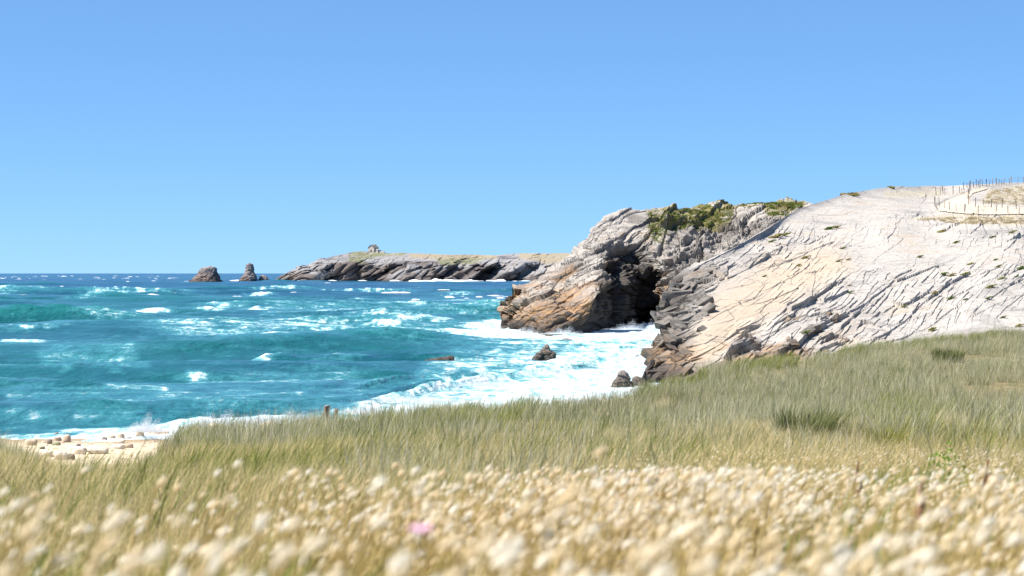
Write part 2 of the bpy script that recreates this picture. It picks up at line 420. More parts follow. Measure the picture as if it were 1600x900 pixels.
    b.b.inputs['IOR'].default_value = 1.33
    me = mesh_np('sea', G, grid_faces(*U.shape), m, True, {'foam': foam, 'shallow': shallow})
    tag(obj('sea', me), kind='structure')
build_sea()

MAT_FOAM = plain_mat('white_foam', (0.78, 0.80, 0.81), 0.9, 0.05, 3.0)
def build_whitecaps():
    V, Fs = [], []
    for k in range(430):
        y = 431.0 + 38 * rng.random() ** 1.6
        x = rng.uniform(-150, 960)
        Yc = sea_Y(y); Xc = (x - 800) / F * Yc
        if y < 441 and 285 < x < 960 and Yc > 1380: continue
        L = rng.gamma(2.0, 0.8) + 0.6; L *= 1 + Yc / 1500; hm = rng.uniform(0.05, 0.2) * (1 + Yc / 2000)
        dYv = Yc * Yc / (H * F) * 0.6
        zb = float(sea_z(np.array([Xc]), np.array([Yc]), np.array([dYv]))[0])
        n = 9; base = len(V); ang = rng.normal(0.1, 0.2)
        for i in range(n):
            t = i / (n - 1) * 2 - 1; e = (1 - abs(t) ** 2.2) * rng.uniform(0.6, 1.2)
            xx = Xc + L * t * 0.5; yy = Yc + L * t * 0.5 * math.tan(ang)
            V += [(xx, yy - hm * 1.3, zb - 0.12), (xx, yy - 0.1, zb + hm * e), (xx, yy + hm * 2.5, zb - 0.12)]
        for i in range(n - 1):
            a = base + 3 * i
            Fs += [(a, a + 3, a + 4, a + 1), (a + 1, a + 4, a + 5, a + 2)]
    tag(obj('whitecap_foam', mesh_np('whitecap_foam', V, Fs, MAT_FOAM)), 'small white foam crests scattered over the open blue sea', 'sea foam', kind='stuff')
build_whitecaps()

# droplets thrown up where the shore break hits
MAT_SPRAY = leaf_mat('spray_drops', [(0.85, 0.87, 0.88), (0.9, 0.9, 0.9)], 0.2, 0.5, 1.0)
def spray(name, spots, n, size, label):
    V, Fs = [], []
    tet = np.array([[1, 1, 1], [1, -1, -1], [-1, 1, -1], [-1, -1, 1]]) * 0.6
    tot = sum(s[4] for s in spots)
    for (px, py, wd, hp, wt) in spots:
        Yc = sea_Y(py, 0.2); sc = Yc / F
        for k in range(int(n * wt / tot)):
            t = rng.random() ** 1.8
            ang = rng.normal(0, 1)
            x = px + ang * wd * (0.35 + 0.5 * t); hgt = t * hp * max(0.1, math.exp(-ang * ang * 0.6)) * rng.uniform(0.35, 1.15) * (0.65 + 0.6 * abs(math.sin(3.1 * ang + px)))
            x += 0.35 * hgt
            c = P(x, py - hgt, Yc + rng.normal(0, 0.8))
            r = size * rng.uniform(0.5, 1.5) * (1 - 0.5 * t)
            q = tet * r * rng.uniform(0.6, 1.4, 3); bidx = len(V)
            V += list(c + q); Fs += [(bidx, bidx + 1, bidx + 2), (bidx, bidx + 3, bidx + 1), (bidx, bidx + 2, bidx + 3), (bidx + 1, bidx + 3, bidx + 2)]
    tag(obj(name, mesh_np(name, V, Fs, MAT_SPRAY, False)), label, 'sea spray', kind='stuff')
spray('sea_spray', [(225, 675, 26, 25, 3), (340, 671, 40, 26, 6), (300, 670, 30, 12, 1.2), (400, 664, 40, 18, 3), (455, 658, 35, 16, 2.5), (565, 645, 30, 14, 2), (640, 628, 60, 14, 2.5), (760, 603, 60, 14, 2), (870, 585, 60, 16, 2), (960, 580, 40, 16, 1.5)],
      60000, 0.015, 'white spray thrown up by waves breaking along the shore')
spray('cliff_spray', [(765, 512, 12, 14, 1), (820, 522, 22, 12, 1.5), (880, 522, 25, 12, 1.5), (985, 515, 25, 14, 2), (1015, 520, 12, 22, 1.5), (1010, 560, 10, 14, 1)],
      14000, 0.028, 'white spray splashing at the foot of the brown cliff')

# ------------------------------------------------------------------ cliffs
def coons(base, top, left, right, nc, nr):
    B, T, Lc, R = curve(base, nc), curve(top, nc), curve(left, nr), curve(right, nr)
    s = np.linspace(0, 1, nc)[None, :, None]; t = np.linspace(0, 1, nr)[:, None, None]
    Q = (1 - t) * B[None] + t * T[None] + (1 - s) * Lc[:, None] + s * R[:, None] \
        - ((1 - s) * (1 - t) * B[0] + s * (1 - t) * B[-1] + (1 - s) * t * T[0] + s * t * T[-1])
    return Q
def blur(D, r, axis):
    Dp = np.concatenate([np.repeat(np.take(D, [0], axis), r, axis), D, np.repeat(np.take(D, [-1], axis), r, axis)], axis)
    c = np.cumsum(np.concatenate([np.zeros_like(np.take(Dp, [0], axis)), Dp], axis), axis); n = D.shape[axis]
    return (np.take(c, np.arange(2 * r + 1, 2 * r + 1 + n), axis) - np.take(c, np.arange(0, n), axis)) / (2 * r + 1)
def blur_inner(Q, r):
    wgt = sstep(0, 3 * r, np.minimum(np.arange(Q.shape[1]), np.arange(Q.shape[1])[::-1]))[None, :, None]
    return Q * (1 - wgt) + blur(Q, r, 1) * wgt
def rock_sheet(name, Q, depth, back, side, disp, mat, masks=None, side_left=True, soften=None):
    """Q: photo pixels of the visible face (rows x cols); depth(x,y)->distance; continued over the top and round the left end"""
    D = depth(Q[..., 0], Q[..., 1])
    if soften:
        for _ in range(2): Q = blur_inner(Q, 16)
        D = depth(Q[..., 0], Q[..., 1])
        for _ in range(2): D = blur(blur(D, soften[0], 0), soften[1], 1)
    G = P(Q[..., 0], Q[..., 1], D)
    rows = []
    top = G[-1]
    for k, (dy, dz) in enumerate(back):
        r = top.copy(); r[:, 1] += dy; r[:, 0] *= (r[:, 1] / top[:, 1]); r[:, 2] += dz; rows.append(r)
    G = np.concatenate([G, np.array(rows)], 0)
    if side_left:
        cols = []
        for (dx, dy) in side:
            c = G[:, 0].copy(); c[:, 0] += dx; c[:, 1] += dy; cols.append(c)
        G = np.concatenate([np.array(cols[::-1]).transpose(1, 0, 2), G], 1)
    N = grid_normals(G)
    if N[:, :, 1].mean() > 0: N = -N
    px, py = to_px(G)
    dd = disp(G, N, px, py)
    if side_left: dd[:, :len(side) + 6] *= np.r_[np.full(len(side), 0.25), np.linspace(0.3, 1, 6)][None, :, None]
    G = G + dd
    at = {k: f(px, py, G) for k, f in (masks or {}).items()}
    me = mesh_np(name, G, grid_faces(*G.shape[:2]), mat, False, at)
    o = tag(obj(name, me), kind='structure')
    return o, G

# --- the pale slope on the right
NS_DEPTH = rbf([(1000, 596, 111), (1030, 560, 112.5), (1028, 500, 116.5), (1045, 455, 122), (1075, 420, 127), (1140, 390, 134), (1180, 365, 142), (1215, 345, 152), (1260, 322, 168), (1310, 305, 178), (1400, 292, 196), (1480, 290, 215), (1600, 286, 222), (1800, 283, 226),
    (1100, 600, 108), (1180, 580, 108), (1300, 570, 108), (1450, 555, 109), (1600, 540, 110), (1800, 530, 110),
    (1060, 520, 113.5), (1100, 530, 112), (1100, 480, 117), (1150, 440, 123), (1200, 500, 115), (1200, 430, 125), (1300, 500, 116), (1300, 430, 127), (1300, 380, 140), (1400, 480, 120), (1400, 420, 130), (1400, 360, 144), (1400, 330, 160), (1500, 450, 125), (1500, 400, 133), (1500, 350, 147), (1500, 325, 162), (1600, 470, 121), (1600, 400, 132), (1600, 345, 148), (1600, 320, 166), (1800, 400, 130), (1800, 330, 162), (1260, 360, 146)])
NS_BASE = [(1000, 598), (1060, 606), (1180, 594), (1300, 576), (1450, 560), (1600, 546), (1760, 534)]
NS_TOP = [(1046, 455), (1062, 434), (1078, 420), (1110, 404), (1140, 391), (1180, 366), (1215, 346), (1240, 330), (1262, 321), (1290, 315), (1310, 305), (1340, 300), (1390, 293), (1440, 291), (1480, 290), (1540, 288), (1600, 285), (1760, 282)]
NS_LEFT = [(1000, 598), (1008, 578), (1019, 560), (1020, 540), (1031, 522), (1027, 492), (1036, 470), (1046, 455)]
NS_RIGHT = [(1760, 534), (1760, 282)]
FR_NS = frame((0.80, 0.42, 0.42), (-0.25, -0.62, 0.74))
PATH_POLY = [(1466, 331), (1462, 322), (1478, 314), (1500, 305), (1512, 299), (1530, 294), (1545, 293), (1542, 297), (1520, 303), (1515, 309), (1518, 318), (1545, 322), (1600, 325), (1700, 326), (1700, 337), (1600, 336), (1545, 337), (1500, 335)]
ns_limit = lambda py: np.interp(py, [400, 425, 455, 500, 560, 590], [1120, 1075, 1046, 1028, 1018, 1002])
TURN = np.array([[math.cos(.12), math.sin(.12), 0], [-math.sin(.12), math.cos(.12), 0], [0, 0, 1]])
def ns_disp(G, N, px, py):
    q = G @ FR_NS
    smooth = np.clip(1 - sstep(360, 325, py) * 0.6, 0.12, 1)
    rough = sstep(85, 20, px - ns_limit(py)) * sstep(395, 430, py) + 0.35 * inpoly(px, py, [(1230, 500), (1330, 480), (1400, 470), (1400, 500), (1330, 530), (1290, 565), (1200, 575)], 18) + 0.6 * inpoly(px, py, [(1140, 520), (1180, 500), (1185, 570), (1140, 575)], 10)
    rough = np.clip(rough, 0, 1)
    q = slab_coords(G + 0.12 * np.stack([fbm(G * 0.3, 3, 17), 0 * px, fbm(G * 0.3, 3, 18)], -1), 23)
    low = fbm(q * np.array([0.10, 0.16, 0.05]), 2, 11)
    bz = (0, -0.55, 0)
    b1, j1 = beds(q, 1.5, 4.2, 13, 0.04, 3.2); b2, j2 = beds(q @ TURN + 3.3, 0.55, 2.1, 14, 0.04, 3.0); b3, j3 = beds(q @ TURN.T + 7.7, 0.21, 0.9, 15, 0.04, 2.5)
    h1, e1 = facets(q * np.array([0.22, 0.6, 0.07]), 13, 0.8, 0.9, bz)
    h2, e2 = facets(q * np.array([0.6, 1.7, 0.16]), 15, 0.9, 0.9, bz)
    gate = sstep(-0.2, 0.35, fbm(q * np.array([0.10, 0.2, 0.05]), 3, 19))
    d = (0.45 + 0.3 * rough) * low + (0.05 + 0.19 * gate ** 2 + 0.95 * rough) * b1 + (0.06 + 0.13 * gate + 0.42 * rough) * b2 + (0.045 + 0.06 * gate + 0.12 * rough) * b3
    d = d - (1 - rough) * (1 - gate) * (0.03 * b2 + 0.02 * b3)
    d += (0.03 + 0.03 * gate + 0.55 * rough) * h1 + (0.015 + 0.03 * gate + 0.32 * rough) * h2
    d -= 0.22 * rough * (1 - sstep(0, 0.08, e1))
    d *= smooth
    edge = sstep(0, 14, px - np.interp(py, [285, 322, 391, 455, 598], [1200, 1262, 1140, 1046, 1000]))
    return N * (d * (0.45 + 0.55 * np.clip(edge, 0, 1)))[..., None] - np.array([0, 0, 0.18]) * sstep(345, 325, py)[..., None] * inpoly(px, py, PATH_POLY, 2)[..., None]
NSROT = (math.radians(20), math.radians(-25), math.radians(28))
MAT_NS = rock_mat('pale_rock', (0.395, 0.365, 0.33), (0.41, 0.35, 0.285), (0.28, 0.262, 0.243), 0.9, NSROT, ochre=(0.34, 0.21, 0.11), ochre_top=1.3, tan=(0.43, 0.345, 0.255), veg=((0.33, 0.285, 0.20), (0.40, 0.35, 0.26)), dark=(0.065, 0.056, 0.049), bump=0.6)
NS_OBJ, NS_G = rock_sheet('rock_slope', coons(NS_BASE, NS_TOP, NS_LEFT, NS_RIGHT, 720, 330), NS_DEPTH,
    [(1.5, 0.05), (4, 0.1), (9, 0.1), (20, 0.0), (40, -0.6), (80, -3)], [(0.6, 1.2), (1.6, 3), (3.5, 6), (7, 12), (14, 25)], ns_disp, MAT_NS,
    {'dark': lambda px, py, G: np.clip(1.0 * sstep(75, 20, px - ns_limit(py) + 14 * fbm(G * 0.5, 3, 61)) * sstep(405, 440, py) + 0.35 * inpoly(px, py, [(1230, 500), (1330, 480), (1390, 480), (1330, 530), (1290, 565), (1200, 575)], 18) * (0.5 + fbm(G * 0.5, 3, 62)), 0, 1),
     'tan': lambda px, py, G: 0.9 * inpoly(px, py, [(1110, 470), (1200, 400), (1300, 380), (1330, 420), (1200, 500), (1100, 580), (1060, 580)], 25),
     'veg': lambda px, py, G: np.clip(inpoly(px, py, [(1420, 345), (1480, 338), (1600, 336), (1760, 336), (1760, 350), (1500, 352)], 3) + inpoly(px, py, [(1545, 297), (1600, 290), (1760, 288), (1760, 322), (1600, 322), (1530, 318)], 4) + 0.8 * inpoly(px, py, [(1380, 300), (1470, 296), (1470, 310), (1380, 310)], 4), 0, 1)}, soften=(16, 26))

def surf_point(G, x, y):
    """world point of a sheet that shows at photo pixel x, y"""
    px, py = to_px(G); d = (px - x) ** 2 + (py - y) ** 2
    d = np.where(G[..., 1] < 6, 9e9, d)
    k = np.unravel_index(np.argmin(d), d.shape); return G[k].copy()

# sandy path across the top of the slope
def build_path():
    px, py = to_px(NS_G); r, c = px.shape
    vis = np.zeros((r, c), bool); vis[:330] = True
    m = (inpoly(px, py, PATH_POLY, 0.5) > 0.5) & vis
    fi = grid_faces(r, c); keep = m.ravel()[fi].all(1); fi = fi[keep]
    used, inv = np.unique(fi, return_inverse=True)
    V = NS_G.reshape(-1, 3)[used] + np.array([0, 0, 0.07])
    b = NB('path_sand'); n = b.noise(b.pos(), 2.5, 7, 0.7)
    mt = b.set_b(color=b.ramp(n, [(0.3, (0.42, 0.36, 0.28)), (0.7, (0.50, 0.43, 0.34))]), rough=0.95, spec=0.1, normal=b.bump(n, 0.4, 0.05))
    tag(obj('path', mesh_np('path', V, inv.reshape(-1, 4), mt)), kind='structure')
build_path()

# --- the brown promontory with the cleft
bY = lambda x, y: (x, y, (H + 0.3) * F / (y - HY))
MC_DEPTH = rbf([bY(775, 513), bY(800, 521), bY(850, 526), bY(900, 524), bY(950, 520), (985, 515, 226),
    (1012, 512, 233), (1026, 512, 228), (775, 478, 230), (772, 492, 229), (800, 456, 224), (830, 436, 224), (860, 416, 226), (885, 396, 229), (925, 358, 238), (945, 343, 243), (1000, 328, 250),
    (830, 480, 208), (860, 470, 207), (900, 460, 208), (938, 450, 207), (940, 490, 206), (900, 500, 202), (945, 403, 219), (920, 420, 216), (962, 450, 213), (985, 450, 225), (966, 490, 213), (988, 490, 226), (970, 410, 225), (994, 410, 233), (1000, 370, 236), (970, 370, 234),
    (1008, 425, 229), (1008, 450, 231), (1010, 490, 230), (1024, 460, 231), (1012, 398, 232), (1026, 490, 234), (1018, 430, 235), (1035, 420, 222), (1038, 460, 219), (1045, 500, 216), (1060, 410, 225), (1080, 390, 230), (1060, 360, 240), (1100, 380, 233), (1150, 370, 236), (1180, 372, 236),
    (1200, 350, 242), (1100, 345, 250), (1100, 326, 262), (1150, 318, 268), (1250, 316, 268), (1250, 350, 242), (1300, 340, 245), (1100, 500, 214), (1200, 470, 220), (1300, 420, 230)])
MC_BASE = [(776, 514), (800, 522), (850, 527), (900, 525), (950, 520), (1000, 514), (1060, 514), (1120, 500), (1200, 470), (1300, 420)]
MC_TOP = [(800, 456), (836, 439), (868, 416), (894, 397), (910, 385), (917, 375), (926, 359), (945, 343), (970, 332), (985, 328), (1000, 330), (1014, 327), (1060, 324), (1100, 325), (1140, 319), (1180, 314), (1240, 314), (1300, 322)]
MC_LEFT = [(776, 514), (780, 500), (776, 488), (777, 474), (788, 465), (800, 456)]
MC_RIGHT = [(1300, 420), (1300, 322)]
FR_MC = frame((0.86, 0.15, 0.38), (0, -0.85, 0.5))
def mc_disp(G, N, px, py):
    q = G @ FR_MC
    rough = np.clip(sstep(925, 985, px) * sstep(350, 400, py) + sstep(830, 790, px) + sstep(1000, 1040, px) * sstep(335, 350, py), 0.0, 1)
    q = slab_coords(G + 0.45 * np.stack([fbm(G * 0.1, 2, 27), 0 * px, fbm(G * 0.1, 2, 28)], -1), 24)
    h1, e1 = facets(q * np.array([0.13, 0.36, 0.10]), 23, 0.7, 0.9, (0, -0.3, 0))
    h2, e2 = facets(q * np.array([0.40, 0.95, 0.3]), 25, 0.9, 0.9, (0, -0.3, 0))
    h3, e3 = facets(q * np.array([1.1, 2.4, 0.8]), 26, 1.0)
    low = fbm(G * 0.10, 4, 21)
    b1, j1 = beds(q, 2.2, 7.0, 43, 0.10); b2, j2 = beds(q + 5.1, 0.8, 3.0, 44, 0.10)
    d = -0.5 + 1.4 * low + 0.8 * b1 + 0.35 * b2 + h1 * (0.35 + 1.1 * rough) + h2 * (0.16 + 0.55 * rough) + h3 * (0.06 + 0.2 * rough)
    d -= (0.25 + 0.4 * rough) * (1 - sstep(0, 0.07, e1)) + (0.1 + 0.15 * rough) * (1 - sstep(0, 0.07, e2))
    up = sstep(400, 345, py)
    return N * (d * (1 - 0.62 * up * sstep(1030, 1000, px)))[..., None]
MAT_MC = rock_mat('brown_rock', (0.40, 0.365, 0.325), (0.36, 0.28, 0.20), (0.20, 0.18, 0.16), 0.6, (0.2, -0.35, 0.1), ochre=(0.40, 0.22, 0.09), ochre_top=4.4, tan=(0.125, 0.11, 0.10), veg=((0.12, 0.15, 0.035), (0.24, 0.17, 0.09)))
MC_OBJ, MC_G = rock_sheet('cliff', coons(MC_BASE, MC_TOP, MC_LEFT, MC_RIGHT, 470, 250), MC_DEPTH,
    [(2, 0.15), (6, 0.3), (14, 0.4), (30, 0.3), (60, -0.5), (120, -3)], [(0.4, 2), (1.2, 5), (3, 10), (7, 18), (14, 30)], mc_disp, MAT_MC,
    {'dark': lambda px, py, G: np.clip(inpoly(px, py, [(960, 385), (1012, 380), (1035, 520), (900, 530), (940, 480), (945, 430)], 20) + 0.5 * inpoly(px, py, [(1040, 345), (1190, 335), (1250, 340), (1180, 380), (1060, 430), (1030, 420)], 12) * (0.6 + 1.5 * fbm(G * 0.25, 3, 63)), 0, 1),  # first polygon paints the shade beside the cleft into the rock colour
     'tan': lambda px, py, G: 0 * px,
     'veg': lambda px, py, G: np.clip(inpoly(px, py, [(1012, 326), (1060, 322), (1140, 316), (1265, 308), (1255, 322), (1235, 345), (1205, 335), (1190, 322), (1150, 326), (1140, 345), (1090, 350), (1050, 358), (1035, 380), (1015, 365)], 5), 0, 1)})

# --- the far headland
def hd_depth(x, y):
    base = np.interp(x, [420, 480, 520, 560, 600, 640, 680, 720, 760, 800, 840, 1000], [1425, 1430, 1437, 1432, 1440, 1430, 1433, 1440, 1448, 1436, 1430, 1430])
    t = np.clip((441 - y) / 46.0, 0, 1.2)
    bay = 26 * fbm(np.stack([(x + 1.5 * (y - 441)) * 0.035, 0 * x, 0 * x], -1), 3, 71)
    return base + 26 * t ** 1.3 + 60 * sstep(0.6, 1.1, t) + bay * (1 - t * 0.7)
HD_BASE = [(422, 441.5), (520, 441.6), (640, 441.5), (760, 441.4), (860, 441.2), (980, 441)]
HD_TOP = [(428, 438), (445, 428), (462, 421), (470, 416), (488, 410), (503, 403), (510, 405), (524, 400), (540, 397), (552, 393.5), (566, 393), (590, 393), (605, 396), (620, 395), (650, 396), (700, 398), (740, 398), (775, 399), (795, 397), (810, 396), (822, 396), (860, 396), (980, 394)]
HD_LEFT = [(422, 441.5), (428, 438)]
HD_RIGHT = [(980, 441), (980, 394)]
FR_HD = frame((0.80, 0.2, 0.5), (0, -0.85, 0.5))
def hd_disp(G, N, px, py):
    q = G @ FR_HD
    q = slab_coords(G + 4 * np.stack([fbm(G * 0.03, 2, 37), 0 * px, fbm(G * 0.03, 2, 38)], -1), 32)
    h1, e1 = facets(q * np.array([0.035, 0.11, 0.03]), 33, 0.8, 0.9, (0.2, -0.4, 0))
    h2, e2 = facets(q * np.array([0.10, 0.30, 0.08]), 35, 1.0, 0.9, (0, -0.4, 0))
    t = np.clip((441 - py) / 46.0, 0, 1); amp = 1 - 0.85 * sstep(0.55, 0.95, t)
    d = 6.0 * fbm(G * 0.03, 4, 31) + 5.5 * h1 + 2.2 * h2 - 2.5 * (1 - sstep(0, 0.12, e1))
    return N * np.array([1, 1, 0.25]) * (d * amp * sstep(425, 460, px) + 0.5 * h2)[..., None]
MAT_HD = rock_mat('headland_rock', (0.29, 0.28, 0.275), (0.26, 0.24, 0.22), (0.12, 0.118, 0.13), 0.12, (0.2, -0.4, 0.1), ochre=(0.10, 0.085, 0.085), ochre_top=9.0, crack=False, tan=(0.29, 0.245, 0.17), veg=((0.14, 0.15, 0.075), (0.21, 0.20, 0.12)))
HD_OBJ, HD_G = rock_sheet('headland', coons(HD_BASE, HD_TOP, HD_LEFT, HD_RIGHT, 520, 110), hd_depth,
    [(6, 0.1), (20, 0.2), (60, 0.2), (150, -1), (300, -8)], [(2, 8), (6, 25), (16, 60), (40, 120)], hd_disp, MAT_HD,
    {'tan': lambda px, py, G: np.clip(inpoly(px, py, [(640, 393), (790, 394), (770, 404), (700, 408), (640, 402)], 2) + inpoly(px, py, [(815, 392), (980, 390), (980, 408), (850, 410), (810, 404)], 3), 0, 1),
     'veg': lambda px, py, G: np.clip(inpoly(px, py, [(545, 393), (590, 391), (640, 394), (630, 399), (590, 401), (565, 412), (545, 410)], 2) + inpoly(px, py, [(680, 405), (760, 402), (740, 412), (690, 414)], 2), 0, 1)})

# a band of white water along the foot of the headland
def build_headland_surf():
    V, Fs = [], []; xs = np.linspace(288, 900, 300)
    for i, x in enumerate(xs):
        Y0 = float(hd_depth(np.array([max(x, 425.)]), np.array([441.4]))[0]) - 14
        h = 0.35 + 1.6 * max(0, fbm(np.array([[x * 0.06, 0, 0]]), 3, 5)[0] + 0.15)
        if 640 < x < 690 or 760 < x < 790: h += 0.7
        Xw = (x - 800) / F * Y0
        V += [(Xw, Y0 - 9, -0.4), (Xw, Y0, h), (Xw, Y0 + 10, -0.4)]
    for i in range(len(xs) - 1):
        a = 3 * i; Fs += [(a, a + 3, a + 4, a + 1), (a + 1, a + 4, a + 5, a + 2)]
    tag(obj('headland_surf', mesh_np('headland_surf', V, Fs, MAT_FOAM)), 'thin white line of surf along the foot of the far headland', 'sea foam', kind='stuff')
build_headland_surf()

# ------------------------------------------------------------------ free-standing rocks
def profile_rock(name, prof, Y, mat, depth=0.8, seed=0, amp=0.12, nang=48, nring=40, fscale=3.0, skew=0.0):
    """prof: (photo y, left x, right x) from foot to top"""
    pr = np.array(prof, float); t = np.linspace(0, 1, nring)
    k = np.linspace(0, 1, len(pr))
    yy, xl, xr = (np.interp(t, k, pr[:, i]) for i in range(3))
    s = Y / F; a = np.linspace(0, 2 * np.pi, nang, endpoint=False)
    cx = (xl + xr) / 2; r = (xr - xl) / 2 * s
    wx = (cx - 800) * s; z = H - (yy - HY) * s
    A, R = np.meshgrid(a, r); WX = np.repeat(wx[:, None], nang, 1); Z = np.repeat(z[:, None], nang, 1)
    p = np.stack([WX + R * np.cos(A), Y + depth * R * np.sin(A), Z], -1)
    size = max(r.max(), 1e-3)
    n = np.stack([np.cos(A), np.sin(A), 0.3 + 0 * A], -1)
    q = p / size * fscale
    h1, e1 = facets(q * np.array([0.5, 0.5, 0.8]), seed, 0.9); h2, e2 = facets(q * 1.7, seed + 50, 1.0)
    p = p + n * ((amp * size * (h1 + 0.45 * h2) - 0.05 * size * (1 - sstep(0, 0.1, e1))) * np.clip(R / size, 0.15, 1))[..., None]
    V = p.reshape(-1, 3); i = np.arange(nring * nang).reshape(nring, nang); j = np.roll(i, -1, 1)
    Fs = np.stack([i[:-1], j[:-1], j[1:], i[1:]], -1).reshape(-1, 4)
    V = np.vstack([V, p[-1].mean(0)[None] + [[0, 0, 0.04 * size]]]); c = len(V) - 1
    cap = np.stack([i[-1], j[-1], np.full(nang, c), np.full(nang, c)], -1)
    me = mesh_np(name, V, np.vstack([Fs]), mat, False)
    bm = bmesh.new(); bm.from_mesh(me); bm.verts.ensure_lookup_table()
    for u, v in zip(i[-1], j[-1]): bm.faces.new((bm.verts[u], bm.verts[v], bm.verts[c]))
    bmesh.ops.recalc_face_normals(bm, faces=bm.faces[:]); bm.to_mesh(me); bm.free()
    cen = V.mean(0); cen[2] = V[:, 2].min()
    me.transform(Matrix.Translation(-Vector(cen))); o = obj(name, me); o.location = cen
    return o
MAT_STACK = rock_mat('stack_rock', (0.26, 0.225, 0.215), (0.30, 0.24, 0.19), (0.13, 0.115, 0.115), 0.2, (0.2, -0.4, 0), ochre=(0.19, 0.13, 0.11), ochre_top=5, crack=False)
G_ST = 'rock stacks off the headland point'
tag(profile_rock('sea_stack', [(443, 290, 348), (440, 294, 345), (435, 303, 343), (430, 309, 342), (424, 311, 340), (419, 314, 339), (417, 321, 335), (416.5, 326, 331)], 1400, MAT_STACK, 0.7, 3, 0.14), 'broad dark rock stack with a flat sloping top standing in the far sea', 'rock', G_ST)
tag(profile_rock('sea_stack', [(443, 366, 408), (440, 372, 403), (435, 377, 401), (430, 381, 400), (425, 383, 398), (420, 384, 397), (416, 384, 396), (413, 385, 396), (411.5, 388, 393)], 1405, MAT_STACK, 0.8, 9, 0.14), 'tall narrow dark rock stack with a knobbly top in the far sea', 'rock', G_ST)
tag(profile_rock('sea_stack', [(443, 400, 424), (439, 403, 422), (434, 405, 419), (431, 407, 416), (430, 409, 413)], 1408, MAT_STACK, 0.8, 14, 0.12), 'low dark rock between the tall stack and the headland', 'rock', G_ST)
MAT_WETROCK = rock_mat('wet_rock', (0.34, 0.29, 0.25), (0.36, 0.28, 0.20), (0.18, 0.155, 0.14), 2.0, ochre=(0.2, 0.14, 0.09), ochre_top=0.6)
tag(profile_rock('surf_rock', [(572, 828, 872), (565, 831, 870), (558, 834, 868), (553, 838, 867), (550, 842, 866), (546, 846, 860), (541, 850, 858), (538, 852, 856)], 136, MAT_WETROCK, 0.8, 21, 0.16), 'jagged brown rock with a pointed top standing in the white surf', 'rock')
tag(profile_rock('surf_rock', [(569, 652, 722), (565, 657, 716), (562, 664, 712), (560, 674, 711), (558, 692, 711), (556.5, 700, 709)], 136, MAT_WETROCK, 0.6, 25, 0.13), 'low flat dark rock awash in the blue water', 'rock')
MAT_TANROCK = rock_mat('tan_rock', (0.50, 0.42, 0.33), (0.52, 0.40, 0.28), (0.34, 0.29, 0.24), 2.0, ochre=(0.38, 0.28, 0.2), ochre_top=0.3)
tag(profile_rock('surf_rock', [(543, 864, 902), (538, 868, 900), (534, 872, 898), (531, 876, 894), (529, 880, 890)], 167, MAT_TANROCK, 0.8, 29, 0.10), 'small tan rock half buried in foam below the brown cliff', 'rock')
tag(profile_rock('shore_boulder', [(618, 948, 994), (606, 953, 990), (598, 957, 988), (590, 962, 984), (583, 966, 981), (579, 970, 976)], 104, MAT_WETROCK, 0.9, 33, 0.15), 'dark pointed boulder at the edge of the grass beside the surf', 'boulder')
tag(profile_rock('shore_boulder', [(615, 978, 1020), (602, 982, 1016), (595, 985, 1010), (590, 988, 1002), (588, 991, 997)], 106, MAT_TANROCK, 0.9, 37, 0.13), 'pale tan boulder between the dark pointed boulder and the cliff', 'boulder')

# blocks and slabs broken out of the steep seaward end of the pale slope
def block_mesh(name, mat, dims, seed):
    r = np.random.default_rng(seed); bm = bmesh.new(); bmesh.ops.create_cube(bm, size=1)
    for v in bm.verts:
        v.co = Vector([v.co[i] * dims[i] * (1 + r.uniform(-0.28, 0.28)) for i in range(3)])
    bmesh.ops.subdivide_edges(bm, edges=bm.edges[:], cuts=1)
    for v in bm.verts: v.co += Vector(r.normal(0, 0.03, 3)) * min(dims) * 1.2
    bmesh.ops.bevel(bm, geom=bm.edges[:], offset=min(dims) * 0.03, segments=1, affect='EDGES')
    me = bpy.data.meshes.new(name); bm.to_mesh(me); bm.free(); me.materials.append(mat); return me
MAT_BLOCK = rock_mat('block_rock', (0.23, 0.205, 0.18), (0.29, 0.22, 0.15), (0.11, 0.10, 0.09), 1.3, NSROT, ochre=(0.36, 0.22, 0.11), ochre_top=2.2)
def build_blocks():
    R0 = Matrix([list(r) for r in FR_NS]).to_3x3()
    metas = [block_mesh('rock_block', MAT_BLOCK, (rng.uniform(0.9, 2.4), rng.uniform(0.4, 0.9), rng.uniform(0.3, 0.7)), 200 + k) for k in range(10)]
    spots = []
    while len(spots) < 70:
        x, y = rng.uniform(1005, 1130), rng.uniform(425, 590)
        lim = np.interp(y, [425, 455, 500, 560, 590], [1075, 1046, 1028, 1018, 1002])
        if x < lim + 2 or x > lim + 75 * (1 - 0.3 * (y < 470)): continue
        if rng.random() > math.exp(-(x - lim) / 38): continue
        spots.append((x, y))
    for _ in range(26): spots.append((rng.uniform(1225, 1345), rng.uniform(490, 560)))
    for k, (x, y) in enumerate(spots):
        p = surf_point(NS_G, x, y)
        o = obj('rock_block', metas[k % 10], NS_OBJ)
        o.location = p + np.array([0, 0.05, -0.12])
        jit = Matrix.Rotation(rng.normal(0, 0.28), 3, 'X') @ Matrix.Rotation(rng.normal(0, 0.22), 3, 'Y') @ Matrix.Rotation(rng.normal(0, 0.22), 3, 'Z')
        o.rotation_euler = (jit @ R0).to_euler()
        s = rng.uniform(0.45, 0.95) * (0.75 if x > 1200 else 1); o.scale = (s, s, s)
build_blocks()

